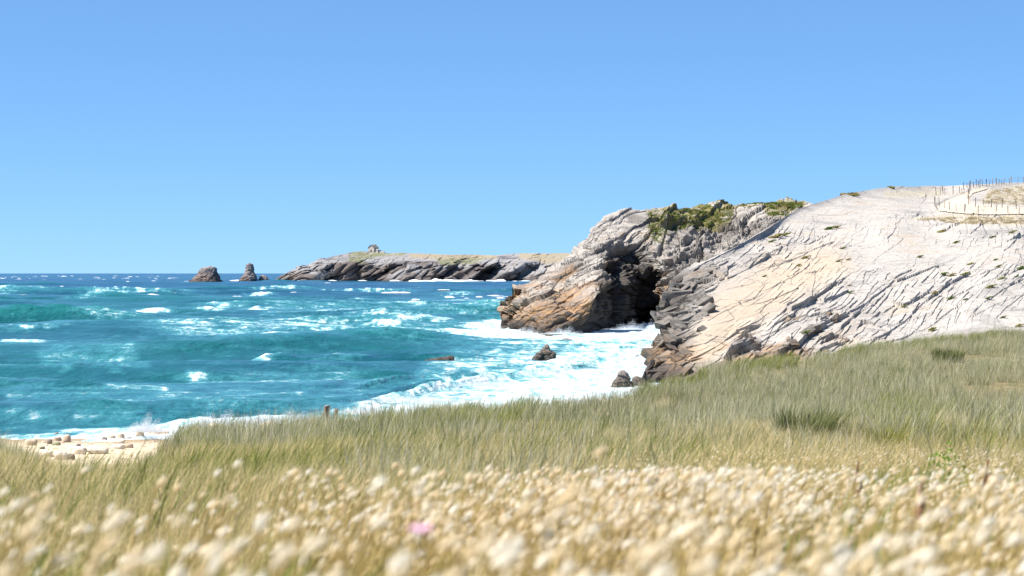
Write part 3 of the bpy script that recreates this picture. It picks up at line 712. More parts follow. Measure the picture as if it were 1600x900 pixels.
# ------------------------------------------------------------------ boulders on the beach (photo x, y of foot, width, height, dark?, label)
MAT_BO = [plain_mat('boulder_pale', (0.66, 0.57, 0.46), 0.9, 0.15, 5), plain_mat('boulder_tan', (0.50, 0.39, 0.29), 0.9, 0.2, 5), plain_mat('boulder_dark', (0.20, 0.165, 0.14), 0.9, 0.3, 5), plain_mat('boulder_green', (0.26, 0.26, 0.17), 0.9, 0.3, 5)]
BOULD = [(48, 696, 20, 9, 1, 'rounded tan boulder at the seaward end of the beach'),
    (77, 694, 9, 8, 2, 'small dark upright stone in the boulder group by the foam'),
    (88, 683, 8, 6, 2, 'tiny dark stone perched topmost in the boulder group by the foam'),
    (89, 689, 12, 6, 1, 'flat tan stone under the tiny dark perched stone'),
    (104, 691, 14, 11, 1, 'pointed tan boulder leaning towards the dune'),
    (88, 696, 14, 6, 3, 'greenish flat stone in the boulder group by the foam'),
    (66, 702, 8, 4, 2, 'small dark stone between the tan boulder and the long pale slab'),
    (71, 714, 26, 10, 0, 'long pale boulder with a flat top beside the cracked boulder'),
    (94, 719, 24, 12, 0, 'big pale cracked boulder lowest on the beach'),
    (110, 719, 13, 9, 2, 'dark brown stone against the big pale cracked boulder'),
    (124, 710, 22, 11, 0, 'pale boulder with a shaded blunt end in mid beach'),
    (122, 699, 7, 5, 2, 'small dark stone behind the pale blunt boulder'),
    (112, 704, 14, 6, 0, 'low pale stone behind the big cracked boulder'),
    (153, 709, 36, 9, 0, 'longest pale slab lying on the sand'),
    (146, 701, 16, 4, 0, 'thin pale stone behind the longest slab'),
    (183, 702, 22, 7, 0, 'pale flat slab next to the longest slab'),
    (200, 700, 15, 6, 1, 'grey-tan slab end nearest the dune grass'),
    (163, 689, 8, 6, 2, 'small dark round stone at the foam edge'),
    (174, 686, 14, 6, 1, 'pinkish tan low stone at the foam edge'),
    (188, 686, 13, 8, 1, 'brown topped boulder at the foam edge'),
    (201, 686, 10, 4, 0, 'thin pale stone beside the brown topped boulder'),
    (218, 685, 14, 9, 1, 'round brown boulder in the foam line'),
    (248, 682, 30, 11, 1, 'large long tan boulder against the dune grass'),
    (272, 676, 18, 8, 0, 'pale boulder half hidden behind the dune grass'),
    (186, 693, 18, 6, 0, 'pale pinkish flat stone in the upper beach row'),
    (306, 674, 16, 7, 0, 'pale stone peeping over the dune under the spray'),
    (338, 674, 26, 10, 0, 'wide pale boulder peeping over the dune under the spray'),
    (372, 672, 18, 8, 0, 'small pale boulder peeping over the dune'),
    (422, 670, 34, 10, 0, 'white rounded boulder peeping over the dune grass')]
def lump_mesh(name, mat, dims, seed):
    bm = bmesh.new(); bmesh.ops.create_icosphere(bm, subdivisions=3, radius=1)
    co = np.array([v.co[:] for v in bm.verts])
    h1, e1 = facets(co * 1.1 + seed * 3.1, seed, 0.8); n1 = fbm(co * 1.3 + seed, 3, seed)
    co = np.sign(co) * np.abs(co) ** 0.8
    co = co * (1 + 0.22 * h1 + 0.18 * n1 - 0.06 * (1 - sstep(0, 0.08, e1)))[:, None] * np.array(dims) * 0.5
    for v, c in zip(bm.verts, co): v.co = c
    me = bpy.data.meshes.new(name); bm.to_mesh(me); bm.free(); me.materials.append(mat)
    for pl in me.polygons: pl.use_smooth = True
    return me
for k, (x, y, wd, ht, mi, lab) in enumerate(BOULD):
    Yb = 62.0
    for _ in range(12):
        z = float(ground_z(np.array([(x - 800) / F * Yb]), np.array([Yb]))[0]); Yb = float(np.clip(sea_Y(y, max(z, -0.1)), 48, 78))
    if x > 290: Yb = 66.0
    s = Yb / F; dims = (wd * s, max(wd * 0.6, ht) * s, ht * 1.5 * s)
    o = tag(obj('boulder', lump_mesh('boulder', MAT_BO[mi], dims, 60 + k)), lab, 'boulder', 'boulders strewn on the beach')
    o.location = P(x, y - ht * 0.36, Yb); o.rotation_euler = (rng.normal(0, 0.06), rng.normal(0.03, 0.1), rng.normal(0, 0.25))

def build_pebbles():
    V, Fs = [], []; bm = bmesh.new(); bmesh.ops.create_icosphere(bm, subdivisions=1, radius=1); bv = np.array([v.co[:] for v in bm.verts]); bf = [tuple(v.index for v in f.verts) for f in bm.faces]; bm.free()
    for k in range(420):
        u = rng.uniform(-0.26, -0.16); Yb = rng.uniform(52, 73); X = u * Yb; z = float(ground_z(np.array([X]), np.array([Yb]))[0]); r = 0.02 + 0.07 * rng.random() ** 3
        b0 = len(V); V += list(bv * rng.uniform(0.6, 1.3, bv.shape) * r * np.array([1.3, 1, 0.7]) + np.array([X, Yb, z])); Fs += [tuple(i + b0 for i in f) for f in bf]
    tag(obj('pebbles', mesh_np('pebbles', V, Fs, MAT_BO[1], False)), 'small pebbles strewn over the sand between the boulders', 'pebbles', kind='stuff')
build_pebbles()

# ------------------------------------------------------------------ house on the headland
def build_house():
    wall_m = plain_mat('house_stone', (0.42, 0.39, 0.35), 0.9, 0.25, 0.8); roof_m = plain_mat('house_roof', (0.17, 0.155, 0.15), 0.9, 0.3, 0.8); dark_m = plain_mat('house_opening', (0.03, 0.03, 0.035), 0.9, 0.1)
    p = surf_point(HD_G, 583, 394)
    r = empty('stone_house', (p[0], p[1] + 4, p[2] - 0.6), math.radians(-28))
    tag(r, 'small ruined stone guardhouse with a pitched roof on top of the headland', 'house')
    def box(bm, x0, x1, y0, y1, z0, z1):
        g = bmesh.ops.create_cube(bm, size=1)['verts']
        for v in g: v.co = Vector(((x0 + x1) / 2 + v.co.x * (x1 - x0), (y0 + y1) / 2 + v.co.y * (y1 - y0), (z0 + z1) / 2 + v.co.z * (z1 - z0)))
    def fin(name, bm, mat, par):
        me = bpy.data.meshes.new(name); bm.to_mesh(me); bm.free(); me.materials.append(mat); return obj(name, me, par)
    bm = bmesh.new(); prof = [(-2.6, 0), (2.6, 0), (2.6, 4.0), (0, 5.9), (-2.6, 4.0)]
    a = [bm.verts.new((x, -3.2, z)) for x, z in prof]; c = [bm.verts.new((x, 3.2, z)) for x, z in prof]
    bm.faces.new(a); bm.faces.new(c[::-1])
    for i in range(5): bm.faces.new((a[i], c[i], c[(i + 1) % 5], a[(i + 1) % 5]))
    bmesh.ops.recalc_face_normals(bm, faces=bm.faces[:])
    wl = fin('wall', bm, wall_m, r)
    bm = bmesh.new()
    for s in (-1, 1):
        q = [bm.verts.new(v) for v in ((0, -3.5, 6.25), (s * 3.0, -3.5, 4.0), (s * 3.0, 3.5, 4.0), (0, 3.5, 6.25))]
        q2 = [bm.verts.new((v.co.x, v.co.y, v.co.z - 0.3)) for v in q]
        bm.faces.new(q); bm.faces.new(q2[::-1])
        for i in range(4): bm.faces.new((q[i], q2[i], q2[(i + 1) % 4], q[(i + 1) % 4]))
    bmesh.ops.recalc_face_normals(bm, faces=bm.faces[:])
    rf = fin('roof', bm, roof_m, r)
    bm = bmesh.new(); box(bm, -0.5, 0.5, 2.3, 3.1, 5.2, 7.0); fin('chimney', bm, wall_m, rf)
    bm = bmesh.new(); box(bm, -0.6, 0.6, -3.25, -3.1, 0, 2.2); fin('door', bm, dark_m, r)
    for yy in (-1.6, 1.2):
        bm = bmesh.new(); box(bm, -2.65, -2.5, yy - 0.45, yy + 0.45, 1.4, 2.6); fin('window', bm, dark_m, r)
    bm = bmesh.new(); box(bm, 2.62, 5.6, -2.4, -1.9, 0, 3.0); box(bm, 5.1, 5.6, -1.88, 2.4, 0, 2.2); box(bm, 2.62, 5.08, 1.9, 2.4, 0, 1.8); fin('ruined_annex', bm, wall_m, r)
    bm = bmesh.new(); box(bm, 5.7, 11, -1.6, -1.0, -0.6, 1.3); fin('boundary_wall', bm, wall_m, r)
build_house()

# ------------------------------------------------------------------ fences along the path
MAT_WOOD = plain_mat('weathered_wood', (0.25, 0.21, 0.175), 0.9, 0.3, 4); MAT_WIRE = plain_mat('fence_wire', (0.22, 0.21, 0.20), 0.6, 0.1)
def post_mesh(h, r, seed):
    rr = np.random.default_rng(seed); bm = bmesh.new()
    bmesh.ops.create_cone(bm, cap_ends=True, segments=7, radius1=r, radius2=r * 0.85, depth=h + 0.3)
    for v in bm.verts:
        v.co.z += (h - 0.3) / 2
        if v.co.z > 0: v.co += Vector((rr.normal(0, 0.03), rr.normal(0, 0.03), rr.normal(0, 0.02))) * h
    me = bpy.data.meshes.new('post'); bm.to_mesh(me); bm.free(); me.materials.append(MAT_WOOD); return me
POSTS = [post_mesh(0.66, 0.034, k) for k in range(5)]
def build_fence(pts, label, step=1, tall=1.0):
    ps = [surf_point(NS_G[:330], x, y) for x, y in pts]
    root = empty('fence', ps[0]); tag(root, label, 'fence', 'wire fences beside the sandy path'); o0 = Vector(ps[0])
    tops = []
    for k, p in enumerate(ps):
        o = obj('post', POSTS[k % 5], root); o.location = Vector(p) - o0; s = tall * rng.uniform(0.85, 1.2)
        o.scale = (1, 1, s); o.rotation_euler = (rng.normal(0, 0.04), rng.normal(0, 0.06), rng.uniform(0, 6))
        tops.append(Vector(p) - o0 + Vector((0, 0, 0.5 * s)))
    bm = bmesh.new()
    for a, b2 in zip(tops[:-1], tops[1:]):
        for dz in (0.0, -0.25):
            for w2 in (0,):
                vs_ = [bm.verts.new(v + Vector((0, 0, dz + e))) for v, e in ((a, 0.006), (b2, 0.006), (b2, -0.006), (a, -0.006))]
                vb = [bm.verts.new(v.co + Vector((0, 0.012, 0))) for v in vs_]
                bm.faces.new(vs_); bm.faces.new(vb[::-1])
                for i in range(4): bm.faces.new((vs_[i], vb[i], vb[(i + 1) % 4], vs_[(i + 1) % 4]))
    me = bpy.data.meshes.new('wire'); bm.to_mesh(me); bm.free(); me.materials.append(MAT_WIRE); obj('wire', me, root)
build_fence([(1461, 320), (1468, 324), (1474.5, 327), (1483.5, 329), (1494, 331.5), (1507, 332.5), (1528, 334.5), (1556, 332.5), (1575, 335), (1592, 336), (1612, 337)], 'fence of short posts along the near edge of the sandy path')
build_fence([(1461, 320), (1463, 305), (1469, 304), (1473, 303), (1476, 304), (1489, 303.5), (1499, 301.5), (1503, 304), (1506, 304)], 'fence of close posts climbing the seaward side of the sandy path', tall=1.05)
build_fence([(1514, 320.5), (1524, 324), (1536, 323), (1549, 325), (1565, 327), (1588, 328), (1605, 329)], 'fence on the far edge of the sandy path beside dry grass', tall=1.1)
build_fence([(1505, 296), (1510, 294), (1516, 293), (1521, 293), (1526, 292), (1529, 291), (1535, 291), (1540, 291), (1546, 290.5), (1551, 290.5), (1556, 290), (1561, 290), (1565, 290), (1568, 289), (1577, 287.5), (1580, 287), (1590, 286), (1600, 286)], 'fence of dark posts standing along the skyline', tall=0.95)
build_fence([(1512, 312), (1514, 304), (1517, 299), (1531, 296)], 'short run of tall posts where the sandy path bends', tall=1.5)

# ------------------------------------------------------------------ plants: leaf and blade meshes
def blades_mesh(name, mat, n, hmin, hmax, wdt, spread, lean=0.25, seed=0, segs=3, straw=0.25, droop=0.35):
    r = np.random.default_rng(seed); V, Fs, tip = [], [], []
    for k in range(n):
        a = r.uniform(0, 2 * np.pi); rad = spread * math.sqrt(r.random())
        base = np.array([rad * math.cos(a), rad * math.sin(a), -0.04]); h = r.uniform(hmin, hmax)
        out = np.array([math.cos(a), math.sin(a), 0]) * r.uniform(0, droop) + np.array([lean * r.uniform(0.6, 1.5), r.normal(0, 0.06), 0])
        face = r.uniform(0, np.pi); wv = np.array([math.cos(face), math.sin(face), 0]) * wdt * r.uniform(0.7, 1.3) * 0.5
        st = 1.0 if r.random() < straw else r.uniform(0, 0.25)
        b0 = len(V)
        for s in range(segs + 1):
            t = s / segs
            c = base + np.array([0, 0, h * t * (1 - 0.12 * t)]) + out * h * t * t
            if s < segs:
                ww = wv * (1 - 0.55 * t); V += [c - ww, c + ww]; tip += [st, st]
            else: V.append(c); tip.append(st)
        for s in range(segs - 1):
            i = b0 + 2 * s; Fs += [(i, i + 1, i + 3), (i, i + 3, i + 2)]
        i = b0 + 2 * (segs - 1); Fs.append((i, i + 1, i + 2))
    return mesh_np(name, V, Fs, mat, True, {'tip': tip})
def leaves_mesh(name, mat, n, size, rad, seed=0, flat=0.6):
    r = np.random.default_rng(seed); V, Fs = [], []
    for k in range(n):
        d = r.normal(0, 1, 3); d /= np.linalg.norm(d); d[2] = abs(d[2])
        c = d * rad * r.uniform(0.05, 1.0) * np.array([1, 1, flat]); s = size * r.uniform(0.6, 1.4)
        u = r.normal(0, 1, 3); u /= np.linalg.norm(u); v = np.cross(u, r.normal(0, 1, 3)); v /= np.linalg.norm(v) + 1e-9
        b0 = len(V); V += [c - u * s, c + v * s * 0.45, c + u * s, c - v * s * 0.45]; Fs += [(b0, b0 + 1, b0 + 2), (b0, b0 + 2, b0 + 3)]
    return mesh_np(name, V, Fs, mat, True)
def scatter(name, pts, rots, scl, sources, label=None, cat=None, idx=None):
    """one object: geometry nodes put a copy of a source mesh on each of its points"""
    src = bpy.data.collections.new(name + '_source')
    for k, me in enumerate(sources):
        o = bpy.data.objects.new('%s_tuft' % name, me); src.objects.link(o)
    n = len(pts)
    me = bpy.data.meshes.new(name); me.vertices.add(n); me.vertices.foreach_set('co', np.asarray(pts, np.float32).ravel())
    a = me.attributes.new('rot', 'FLOAT_VECTOR', 'POINT'); a.data.foreach_set('vector', np.asarray(rots, np.float32).ravel())
    a = me.attributes.new('scl', 'FLOAT', 'POINT'); a.data.foreach_set('value', np.asarray(scl, np.float32).ravel())
    a = me.attributes.new('pick', 'INT', 'POINT'); a.data.foreach_set('value', (np.asarray(idx) if idx is not None else rng.integers(0, len(sources), n)).astype(np.int32))
    g = bpy.data.node_groups.new(name, 'GeometryNodeTree')
    g.interface.new_socket('Geometry', in_out='INPUT', socket_type='NodeSocketGeometry'); g.interface.new_socket('Geometry', in_out='OUTPUT', socket_type='NodeSocketGeometry')
    gi, go = g.nodes.new('NodeGroupInput'), g.nodes.new('NodeGroupOutput')
    iop = g.nodes.new('GeometryNodeInstanceOnPoints'); ci = g.nodes.new('GeometryNodeCollectionInfo')
    ci.inputs['Collection'].default_value = src; ci.inputs['Separate Children'].default_value = True; ci.inputs['Reset Children'].default_value = True
    iop.inputs['Pick Instance'].default_value = True
    def at(nm, typ):
        q = g.nodes.new('GeometryNodeInputNamedAttribute'); q.data_type = typ; q.inputs[0].default_value = nm; return q.outputs[0]
    L = g.links.new
    L(gi.outputs[0], iop.inputs['Points']); L(ci.outputs[0], iop.inputs['Instance']); L(at('pick', 'INT'), iop.inputs['Instance Index'])
    L(at('rot', 'FLOAT_VECTOR'), iop.inputs['Rotation']); L(at('scl', 'FLOAT'), iop.inputs['Scale']); L(iop.outputs[0], go.inputs[0])
    o = obj(name, me); md = o.modifiers.new('scatter', 'NODES'); md.node_group = g
    tag(o, label, cat, kind='stuff'); return o
def yaw(n, sd=0.5, tilt=0.0): return np.stack([rng.normal(0, tilt, n), rng.normal(0, tilt, n), rng.normal(0, sd, n)], -1)

M_MARRAM = leaf_mat('marram_blades', [(0.11, 0.145, 0.035), (0.20, 0.225, 0.08), (0.35, 0.335, 0.19), (0.27, 0.28, 0.12), (0.14, 0.185, 0.045)], 0.4, 0.45, 0.45, (0.58, 0.53, 0.38))
M_SHORT = leaf_mat('short_grass_blades', [(0.10, 0.135, 0.03), (0.18, 0.195, 0.06), (0.35, 0.29, 0.125)], 0.5, 0.45, 0.5, (0.66, 0.53, 0.29))
M_HEAD = leaf_mat('hare_tail_head', [(0.86, 0.73, 0.49), (0.91, 0.82, 0.64), (0.93, 0.88, 0.76)], 0.8, 0.5, 1.5, None, (0.82, 0.64, 0.52))
M_STEM = leaf_mat('hare_tail_stem', [(0.56, 0.43, 0.17), (0.70, 0.57, 0.29)], 0.8, 0.4, 1.0)
M_GREEN = leaf_mat('green_blades', [(0.11, 0.155, 0.03), (0.21, 0.24, 0.05)], 0.5, 0.4, 0.6, (0.38, 0.34, 0.12))

def in_view_xy(n, y0, y1, um=0.31, power=2.0):
    Y = (y0 ** power + rng.random(n) * (y1 ** power - y0 ** power)) ** (1 / power); U = rng.uniform(-um, um, n)
    return U, Y
HEAD_LIM = lambda u: np.interp(u, [-0.3, -0.2, -0.13, -0.05, 0.0, 0.05, 0.1, 0.18, 0.26, 0.31], [3.2, 3.6, 4.2, 5.2, 6.5, 8.5, 12, 17, 13, 12])

# marram on the dune
def build_marram():
    U, Y = in_view_xy(30000, 7.0, 116, 0.36)
    lim = HEAD_LIM(U); eY = edge_Y(U)
    keep = (Y > lim * rng.uniform(0.75, 1.3, len(Y)) + 1.5) & (Y < eY + rng.uniform(-2.0, 1.6, len(Y)))
    patch = fbm(np.stack([U * Y, Y * 0.6, 0 * Y], -1) * 0.45, 4, 91)
    keep &= (rng.random(len(Y)) < np.clip(0.70 + 1.3 * patch, 0.15, 1)) & (rng.random(len(Y)) < np.interp(Y, [7, 20, 60, 116], [1, 1, 0.9, 0.8]))
    U, Y, patch = U[keep], Y[keep], patch[keep]; X = U * Y
    pts = np.stack([X, Y, ground_z(X, Y)], -1)
    dip = np.exp(-((U + 0.215) / 0.03) ** 2) * sstep(14, 24, Y)
    scl = (0.52 + 0.45 * rng.random(len(Y)) ** 1.5 + 0.55 * patch) * np.interp(Y, [7, 14, 24], [0.5, 0.75, 1.0]) * (1 - 0.6 * dip)
    src = [blades_mesh('marram', M_MARRAM, 60, 0.20, 0.68, 0.009, 0.32, 0.18, 300 + k, 3, 0.36) for k in range(6)]
    scatter('marram_grass', pts, yaw(len(Y), 1.2, 0.20), scl, src, 'tall olive marram grass covering the dune', 'grass')
    print('marram', len(Y))
build_marram()
def build_short():
    U, Y = in_view_xy(34000, 1.1, 30, 0.33, 1.6)
    lim = HEAD_LIM(U)
    keep = rng.random(len(Y)) < np.where(Y > lim, 0.9, np.interp(Y, [1, 4, 7], [0.35, 0.5, 0.8]))
    U, Y = U[keep], Y[keep]; X = U * Y
    pts = np.stack([X, Y, ground_z(X, Y)], -1); patch = fbm(pts * 0.8, 3, 95)
    src = [blades_mesh('short_grass', M_SHORT, 26, 0.14, 0.34, 0.0045, 0.10, 0.30, 330 + k, 3, 0.45) for k in range(6)]
    scl = (0.65 + 0.5 * rng.random(len(Y)) + 0.3 * patch) * np.interp(Y, [1, 5, 12], [0.75, 0.9, 1.1])
    scatter('short_grass', pts, yaw(len(Y), 0.9, 0.15), scl, src, 'short straw and green grass under the seed heads', 'grass')
build_short()
def build_green():
    P0 = []
    for (px, Yc, n, sx, sy) in [(1380, 6.5, 70, 0.22, 1.2), (1450, 7.5, 60, 0.25, 1.5), (1330, 4.2, 60, 0.2, 0.8), (1480, 5.0, 60, 0.2, 0.7), (1420, 3.6, 40, 0.15, 0.4), (180, 3.0, 50, 0.2, 0.5), (640, 1.9, 16, 0.08, 0.2), (1150, 2.2, 18, 0.1, 0.3), (1020, 14, 50, 0.5, 2), (340, 12, 70, 0.6, 2), (210, 9, 60, 0.6, 2), (380, 13, 60, 0.6, 2), (40, 2.1, 24, 0.09, 0.3), (430, 2.0, 40, 0.16, 0.3), (300, 2.3, 30, 0.12, 0.3), (700, 16, 40, 0.6, 2), (1000, 8, 20, .4, 1)] + [(rng.uniform(120, 1600), rng.uniform(18, 50), 26, 0.5, 1.6) for _ in range(26)]:
        Yv = Yc + rng.normal(0, sy * 0.5, n); Xv = (px - 800) / F * Yv + rng.normal(0, sx, n); P0.append(np.stack([Xv, Yv], -1))
    ue = rng.uniform(-0.05, 0.30, 900); ye = edge_Y(ue) - np.abs(rng.normal(0, 0.035, 900)) * edge_Y(ue); ke = fbm(np.stack([ue * 40, 0 * ue, 0 * ue], -1), 3, 66) > -0.25; P0.append(np.stack([ue * ye, ye], -1)[ke])
    q = np.concatenate(P0); pts = np.stack([q[:, 0], q[:, 1], ground_z(q[:, 0], q[:, 1])], -1)
    src = [blades_mesh('green_grass', M_GREEN, 26, 0.2, 0.42, 0.006, 0.08, 0.30, 350 + k, 3, 0.12) for k in range(4)]
    scatter('green_grass', pts, yaw(len(q), 0.5), rng.uniform(0.7, 1.15, len(q)) * np.interp(q[:, 1], [10, 25], [1, 1.5]), src, 'patches of fresh green grass among the straw coloured grass', 'grass')
build_green()

# hare's-tail grass: a fuzzy seed head on a thin bent stem
def head_arrays(r, L, Wd, base, dirv, bristles=70, lon=7, lat=5):
    V, Fs = [], []; d = dirv / np.linalg.norm(dirv); a = np.cross(d, [0.3, 0.9, 0.1]); a /= np.linalg.norm(a); c = np.cross(d, a)
    for i in range(lat + 1):
        t = i / lat; rad = Wd * 0.40 * math.sin(math.pi * min(0.98, 0.06 + 0.92 * t)) ** 0.75
        for j in range(lon):
            th = 2 * np.pi * j / lon; k = rad * r.uniform(0.85, 1.2)
            V.append(base + d * L * t + (a * math.cos(th) + c * math.sin(th)) * k)
    for i in range(lat):
        for j in range(lon):
            q, w2 = i * lon + j, i * lon + (j + 1) % lon; Fs += [(q, w2, w2 + lon), (q, w2 + lon, q + lon)]
    for k in range(bristles):
        t = r.uniform(0.1, 1.0); th = r.uniform(0, 2 * np.pi); o = a * math.cos(th) + c * math.sin(th)
        p0 = base + d * L * t + o * Wd * 0.3; e = p0 + (o * 0.6 + d * 0.8) * Wd * r.uniform(0.5, 1.15); sd_ = np.cross(o, d) * Wd * 0.07
        b0 = len(V); V += [p0 - sd_, p0 + sd_, e]; Fs.append((b0, b0 + 1, b0 + 2))
    return V, Fs
def stem_arrays(r, h, lean, wdt=0.0016):
    V, Fs = [], []; n = 5; pts = [np.array([lean[0] * t * t, lean[1] * t * t, h * t - 0.02 * (t == 0)]) for t in np.linspace(0, 1, n)]
    for k, p in enumerate(pts):
        for j in range(3):
            th = j * 2.094; V.append(p + np.array([math.cos(th), math.sin(th), 0]) * wdt)
    for k in range(n - 1):
        for j in range(3):
            q, w2 = 3 * k + j, 3 * k + (j + 1) % 3; Fs += [(q, w2, w2 + 3), (q, w2 + 3, q + 3)]
    return V, Fs, pts[-1], pts[-1] - pts[-2]
def hare_plant(seed, h=None, big=1.0):
    r = np.random.default_rng(seed); h = h or r.uniform(0.26, 0.38); lean = (r.uniform(0.05, 0.14), r.normal(0, 0.03))
    sv, sf, top, d = stem_arrays(r, h, lean)
    d = d / np.linalg.norm(d) + np.array([r.uniform(0.5, 1.5), r.normal(0, 0.3), r.uniform(-0.1, 0.3)])
    hv, hf = head_arrays(r, r.uniform(0.013, 0.025) * big, r.uniform(0.0065, 0.0110) * big, top, d)
    return (mesh_np('stem', sv, sf, M_STEM), mesh_np('seed_head', hv, hf, M_HEAD), blades_mesh('leaf', M_SHORT, 2, h * 0.4, h * 0.7, 0.005, 0.004, 0.5, seed, 3, 0.5))
def build_hare():
    protos = [hare_plant(400 + k) for k in range(12)]
    # all plants in the near meadow; the 300 that show largest are things of their own
    U, Y = in_view_xy(26000, 1.25, 7.0, 0.30, 1.75)
    gap = fbm(np.stack([U * Y * 2.2, Y * 1.2, 0 * Y], -1), 3, 97)
    lim = HEAD_LIM(U) * rng.uniform(0.75, 1.2, len(Y))
    left = np.interp(U, [-0.27, -0.1, 0.05], [0.26, 0.52, 1.0])
    keep = (Y < lim) & (rng.random(len(Y)) < np.clip(0.70 + 1.7 * gap, 0.08, 1) * left)
    U, Y = U[keep], Y[keep]; X = U * Y; Z = ground_z(X, Y)
    show = np.where((np.abs(U) < 0.262) & (H - Z - 0.36 < 0.150 * Y), Y, 99)
    order = np.argsort(show)
    SPECIAL = [(892, 787, 1.75, 1.7), (590, 772, 2.0, 1.25), (652, 767, 2.1, 1.2), (596, 752, 2.5, 1.1), (937, 714, 2.9, 1.2), (985, 775, 2.6, 1.1), (825, 806, 2.0, 1.3), (52, 808, 1.9, 1.3), (62, 832, 1.7, 1.3), (270, 832, 1.9, 1.3), (137, 828, 2.3, 1.2), (1025, 876, 1.4, 1.8), (800, 880, 1.5, 1.5), (495, 868, 1.5, 1.4), (355, 790, 2.6, 1.1), (1085, 752, 2.6, 1.2), (1160, 750, 2.6, 1.2)]
    nind = 300 - len(SPECIAL); first = order[:nind]; rest = order[nind:]
    grp = 'hare tail grasses in the foreground'
    def plant(pr, loc, rz, s, label):
        e = bpy.data.objects.new('hare_tail_plant', None); e.location = loc; e.rotation_euler = (0, 0, rz); e.scale = (s, s, s); COL.objects.link(e)
        tag(e, label, 'plant', grp); e.empty_display_size = 0.05
        for nm, me in zip(('stem', 'seed_head', 'leaf'), pr):
            o = bpy.data.objects.new(nm, me); COL.objects.link(o); o.parent = e
    for i in first:
        plant(protos[rng.integers(12)], (X[i], Y[i], Z[i]), rng.normal(0, 0.45), rng.uniform(0.85, 1.15), 'cream fluffy hare tail grass head on a thin stem in the meadow')
    for k, (px, py, Yc, bg_) in enumerate(SPECIAL):
        t = P(px, py, Yc); z0 = float(ground_z(np.array([t[0] - 0.1]), np.array([Yc]))[0])
        h = max(0.2, t[2] - z0); r = hare_plant(500 + k, h, bg_ / 1.3)
        hd = np.array([v.co[:] for v in r[1].vertices]).mean(0)
        plant(r, (t[0] - hd[0], Yc, z0), 0, 1.0, 'large cream hare tail grass head rising above the heads around it')
    clus = []
    for k in range(8):                                  # single plants for the scatter, stem and head in one mesh
        V, Fs, off = [], [], 0
        r = np.random.default_rng(600 + k)
        h = r.uniform(0.25, 0.36); sv, sf, top, d = stem_arrays(r, h, (r.uniform(0.04, 0.12), r.normal(0, 0.03)))
        d = d / np.linalg.norm(d) + np.array([r.uniform(0.4, 1.3), r.normal(0, 0.3), r.uniform(-0.1, 0.3)])
        hv, hf = head_arrays(r, r.uniform(0.012, 0.023), r.uniform(0.0062, 0.0102), top, d, 40, 6, 4)
        me = mesh_np('hare_tail', list(sv) + list(hv), list(sf) + [tuple(i + len(sv) for i in f) for f in hf], M_STEM)
        me.materials.append(M_HEAD); mi = np.zeros(len(me.polygons), np.int32); mi[len(sf):] = 1; me.polygons.foreach_set('material_index', mi); clus.append(me)
    pts = np.stack([X, Y, Z], -1)[rest]
    # farther meadow
    U2, Y2 = in_view_xy(60000, 6.0, 28, 0.32, 1.3); lim2 = HEAD_LIM(U2) * rng.uniform(0.4, 1.7, len(Y2))
    g2 = fbm(np.stack([U2 * Y2, Y2 * 0.6, 0 * Y2], -1) * 0.8, 3, 98)
    k2 = (Y2 < lim2) & (rng.random(len(Y2)) < np.clip(0.62 + 1.3 * g2, 0.08, 1) * np.interp(Y2, [6, 9, 20], [0.9, 0.6, 0.6])); U2, Y2 = U2[k2], Y2[k2]; X2 = U2 * Y2
    pts = np.vstack([pts, np.stack([X2, Y2, ground_z(X2, Y2)], -1)])
    scatter('hare_tail_meadow', pts, yaw(len(pts), 0.45), rng.uniform(0.75, 1.15, len(pts)) * np.interp(pts[:, 1], [4, 9, 16], [1, 0.72, 0.6]), clus, 'carpet of small cream hare tail grass heads filling the meadow', 'grass')
    print('hare', len(pts))
build_hare()

# ------------------------------------------------------------------ single plants and posts
def ground_at(px, Y):
    X = (px - 800) / F * Y; return np.array([X, Y, float(ground_z(np.array([X]), np.array([Y]))[0])])
def build_thrift():
    px, py, Yc = 656, 833, 1.6; t = P(px, py, Yc); z0 = ground_at(px, Yc)[2]; h = t[2] - z0
    r = np.random.default_rng(5); e = empty('pink_flower', (t[0], Yc, z0)); tag(e, 'pale pink flower among the cream grass heads', 'flower')
    sv, sf, top, d = stem_arrays(r, h, (0.0, 0.0)); obj('stem', mesh_np('stem', sv, sf, M_STEM), e)
    pink = leaf_mat('pink_petals', [(0.80, 0.50, 0.66), (0.88, 0.64, 0.77)], 0.5, 0.3, 30)
    for k in range(16):
        a = 2 * np.pi * k / 16 * 1.0 + r.normal(0, 0.1); up = 0.25 + 0.5 * (k % 3) / 3
        u = np.array([math.cos(a), math.sin(a), up]); u /= np.linalg.norm(u); s = np.array([-math.sin(a), math.cos(a), 0]); L = 0.011
        V = [top, top + u * L * 0.6 + s * 0.0045, top + u * L + s * 0.003, top + u * L - s * 0.003, top + u * L * 0.6 - s * 0.0045]
        obj('petal', mesh_np('petal', V, [(0, 1, 2), (0, 2, 3), (0, 3, 4)], pink), e)
build_thrift()
M_DOCK = leaf_mat('dock_seed', [(0.38, 0.20, 0.12), (0.50, 0.30, 0.19)], 0.5, 0.2, 20)
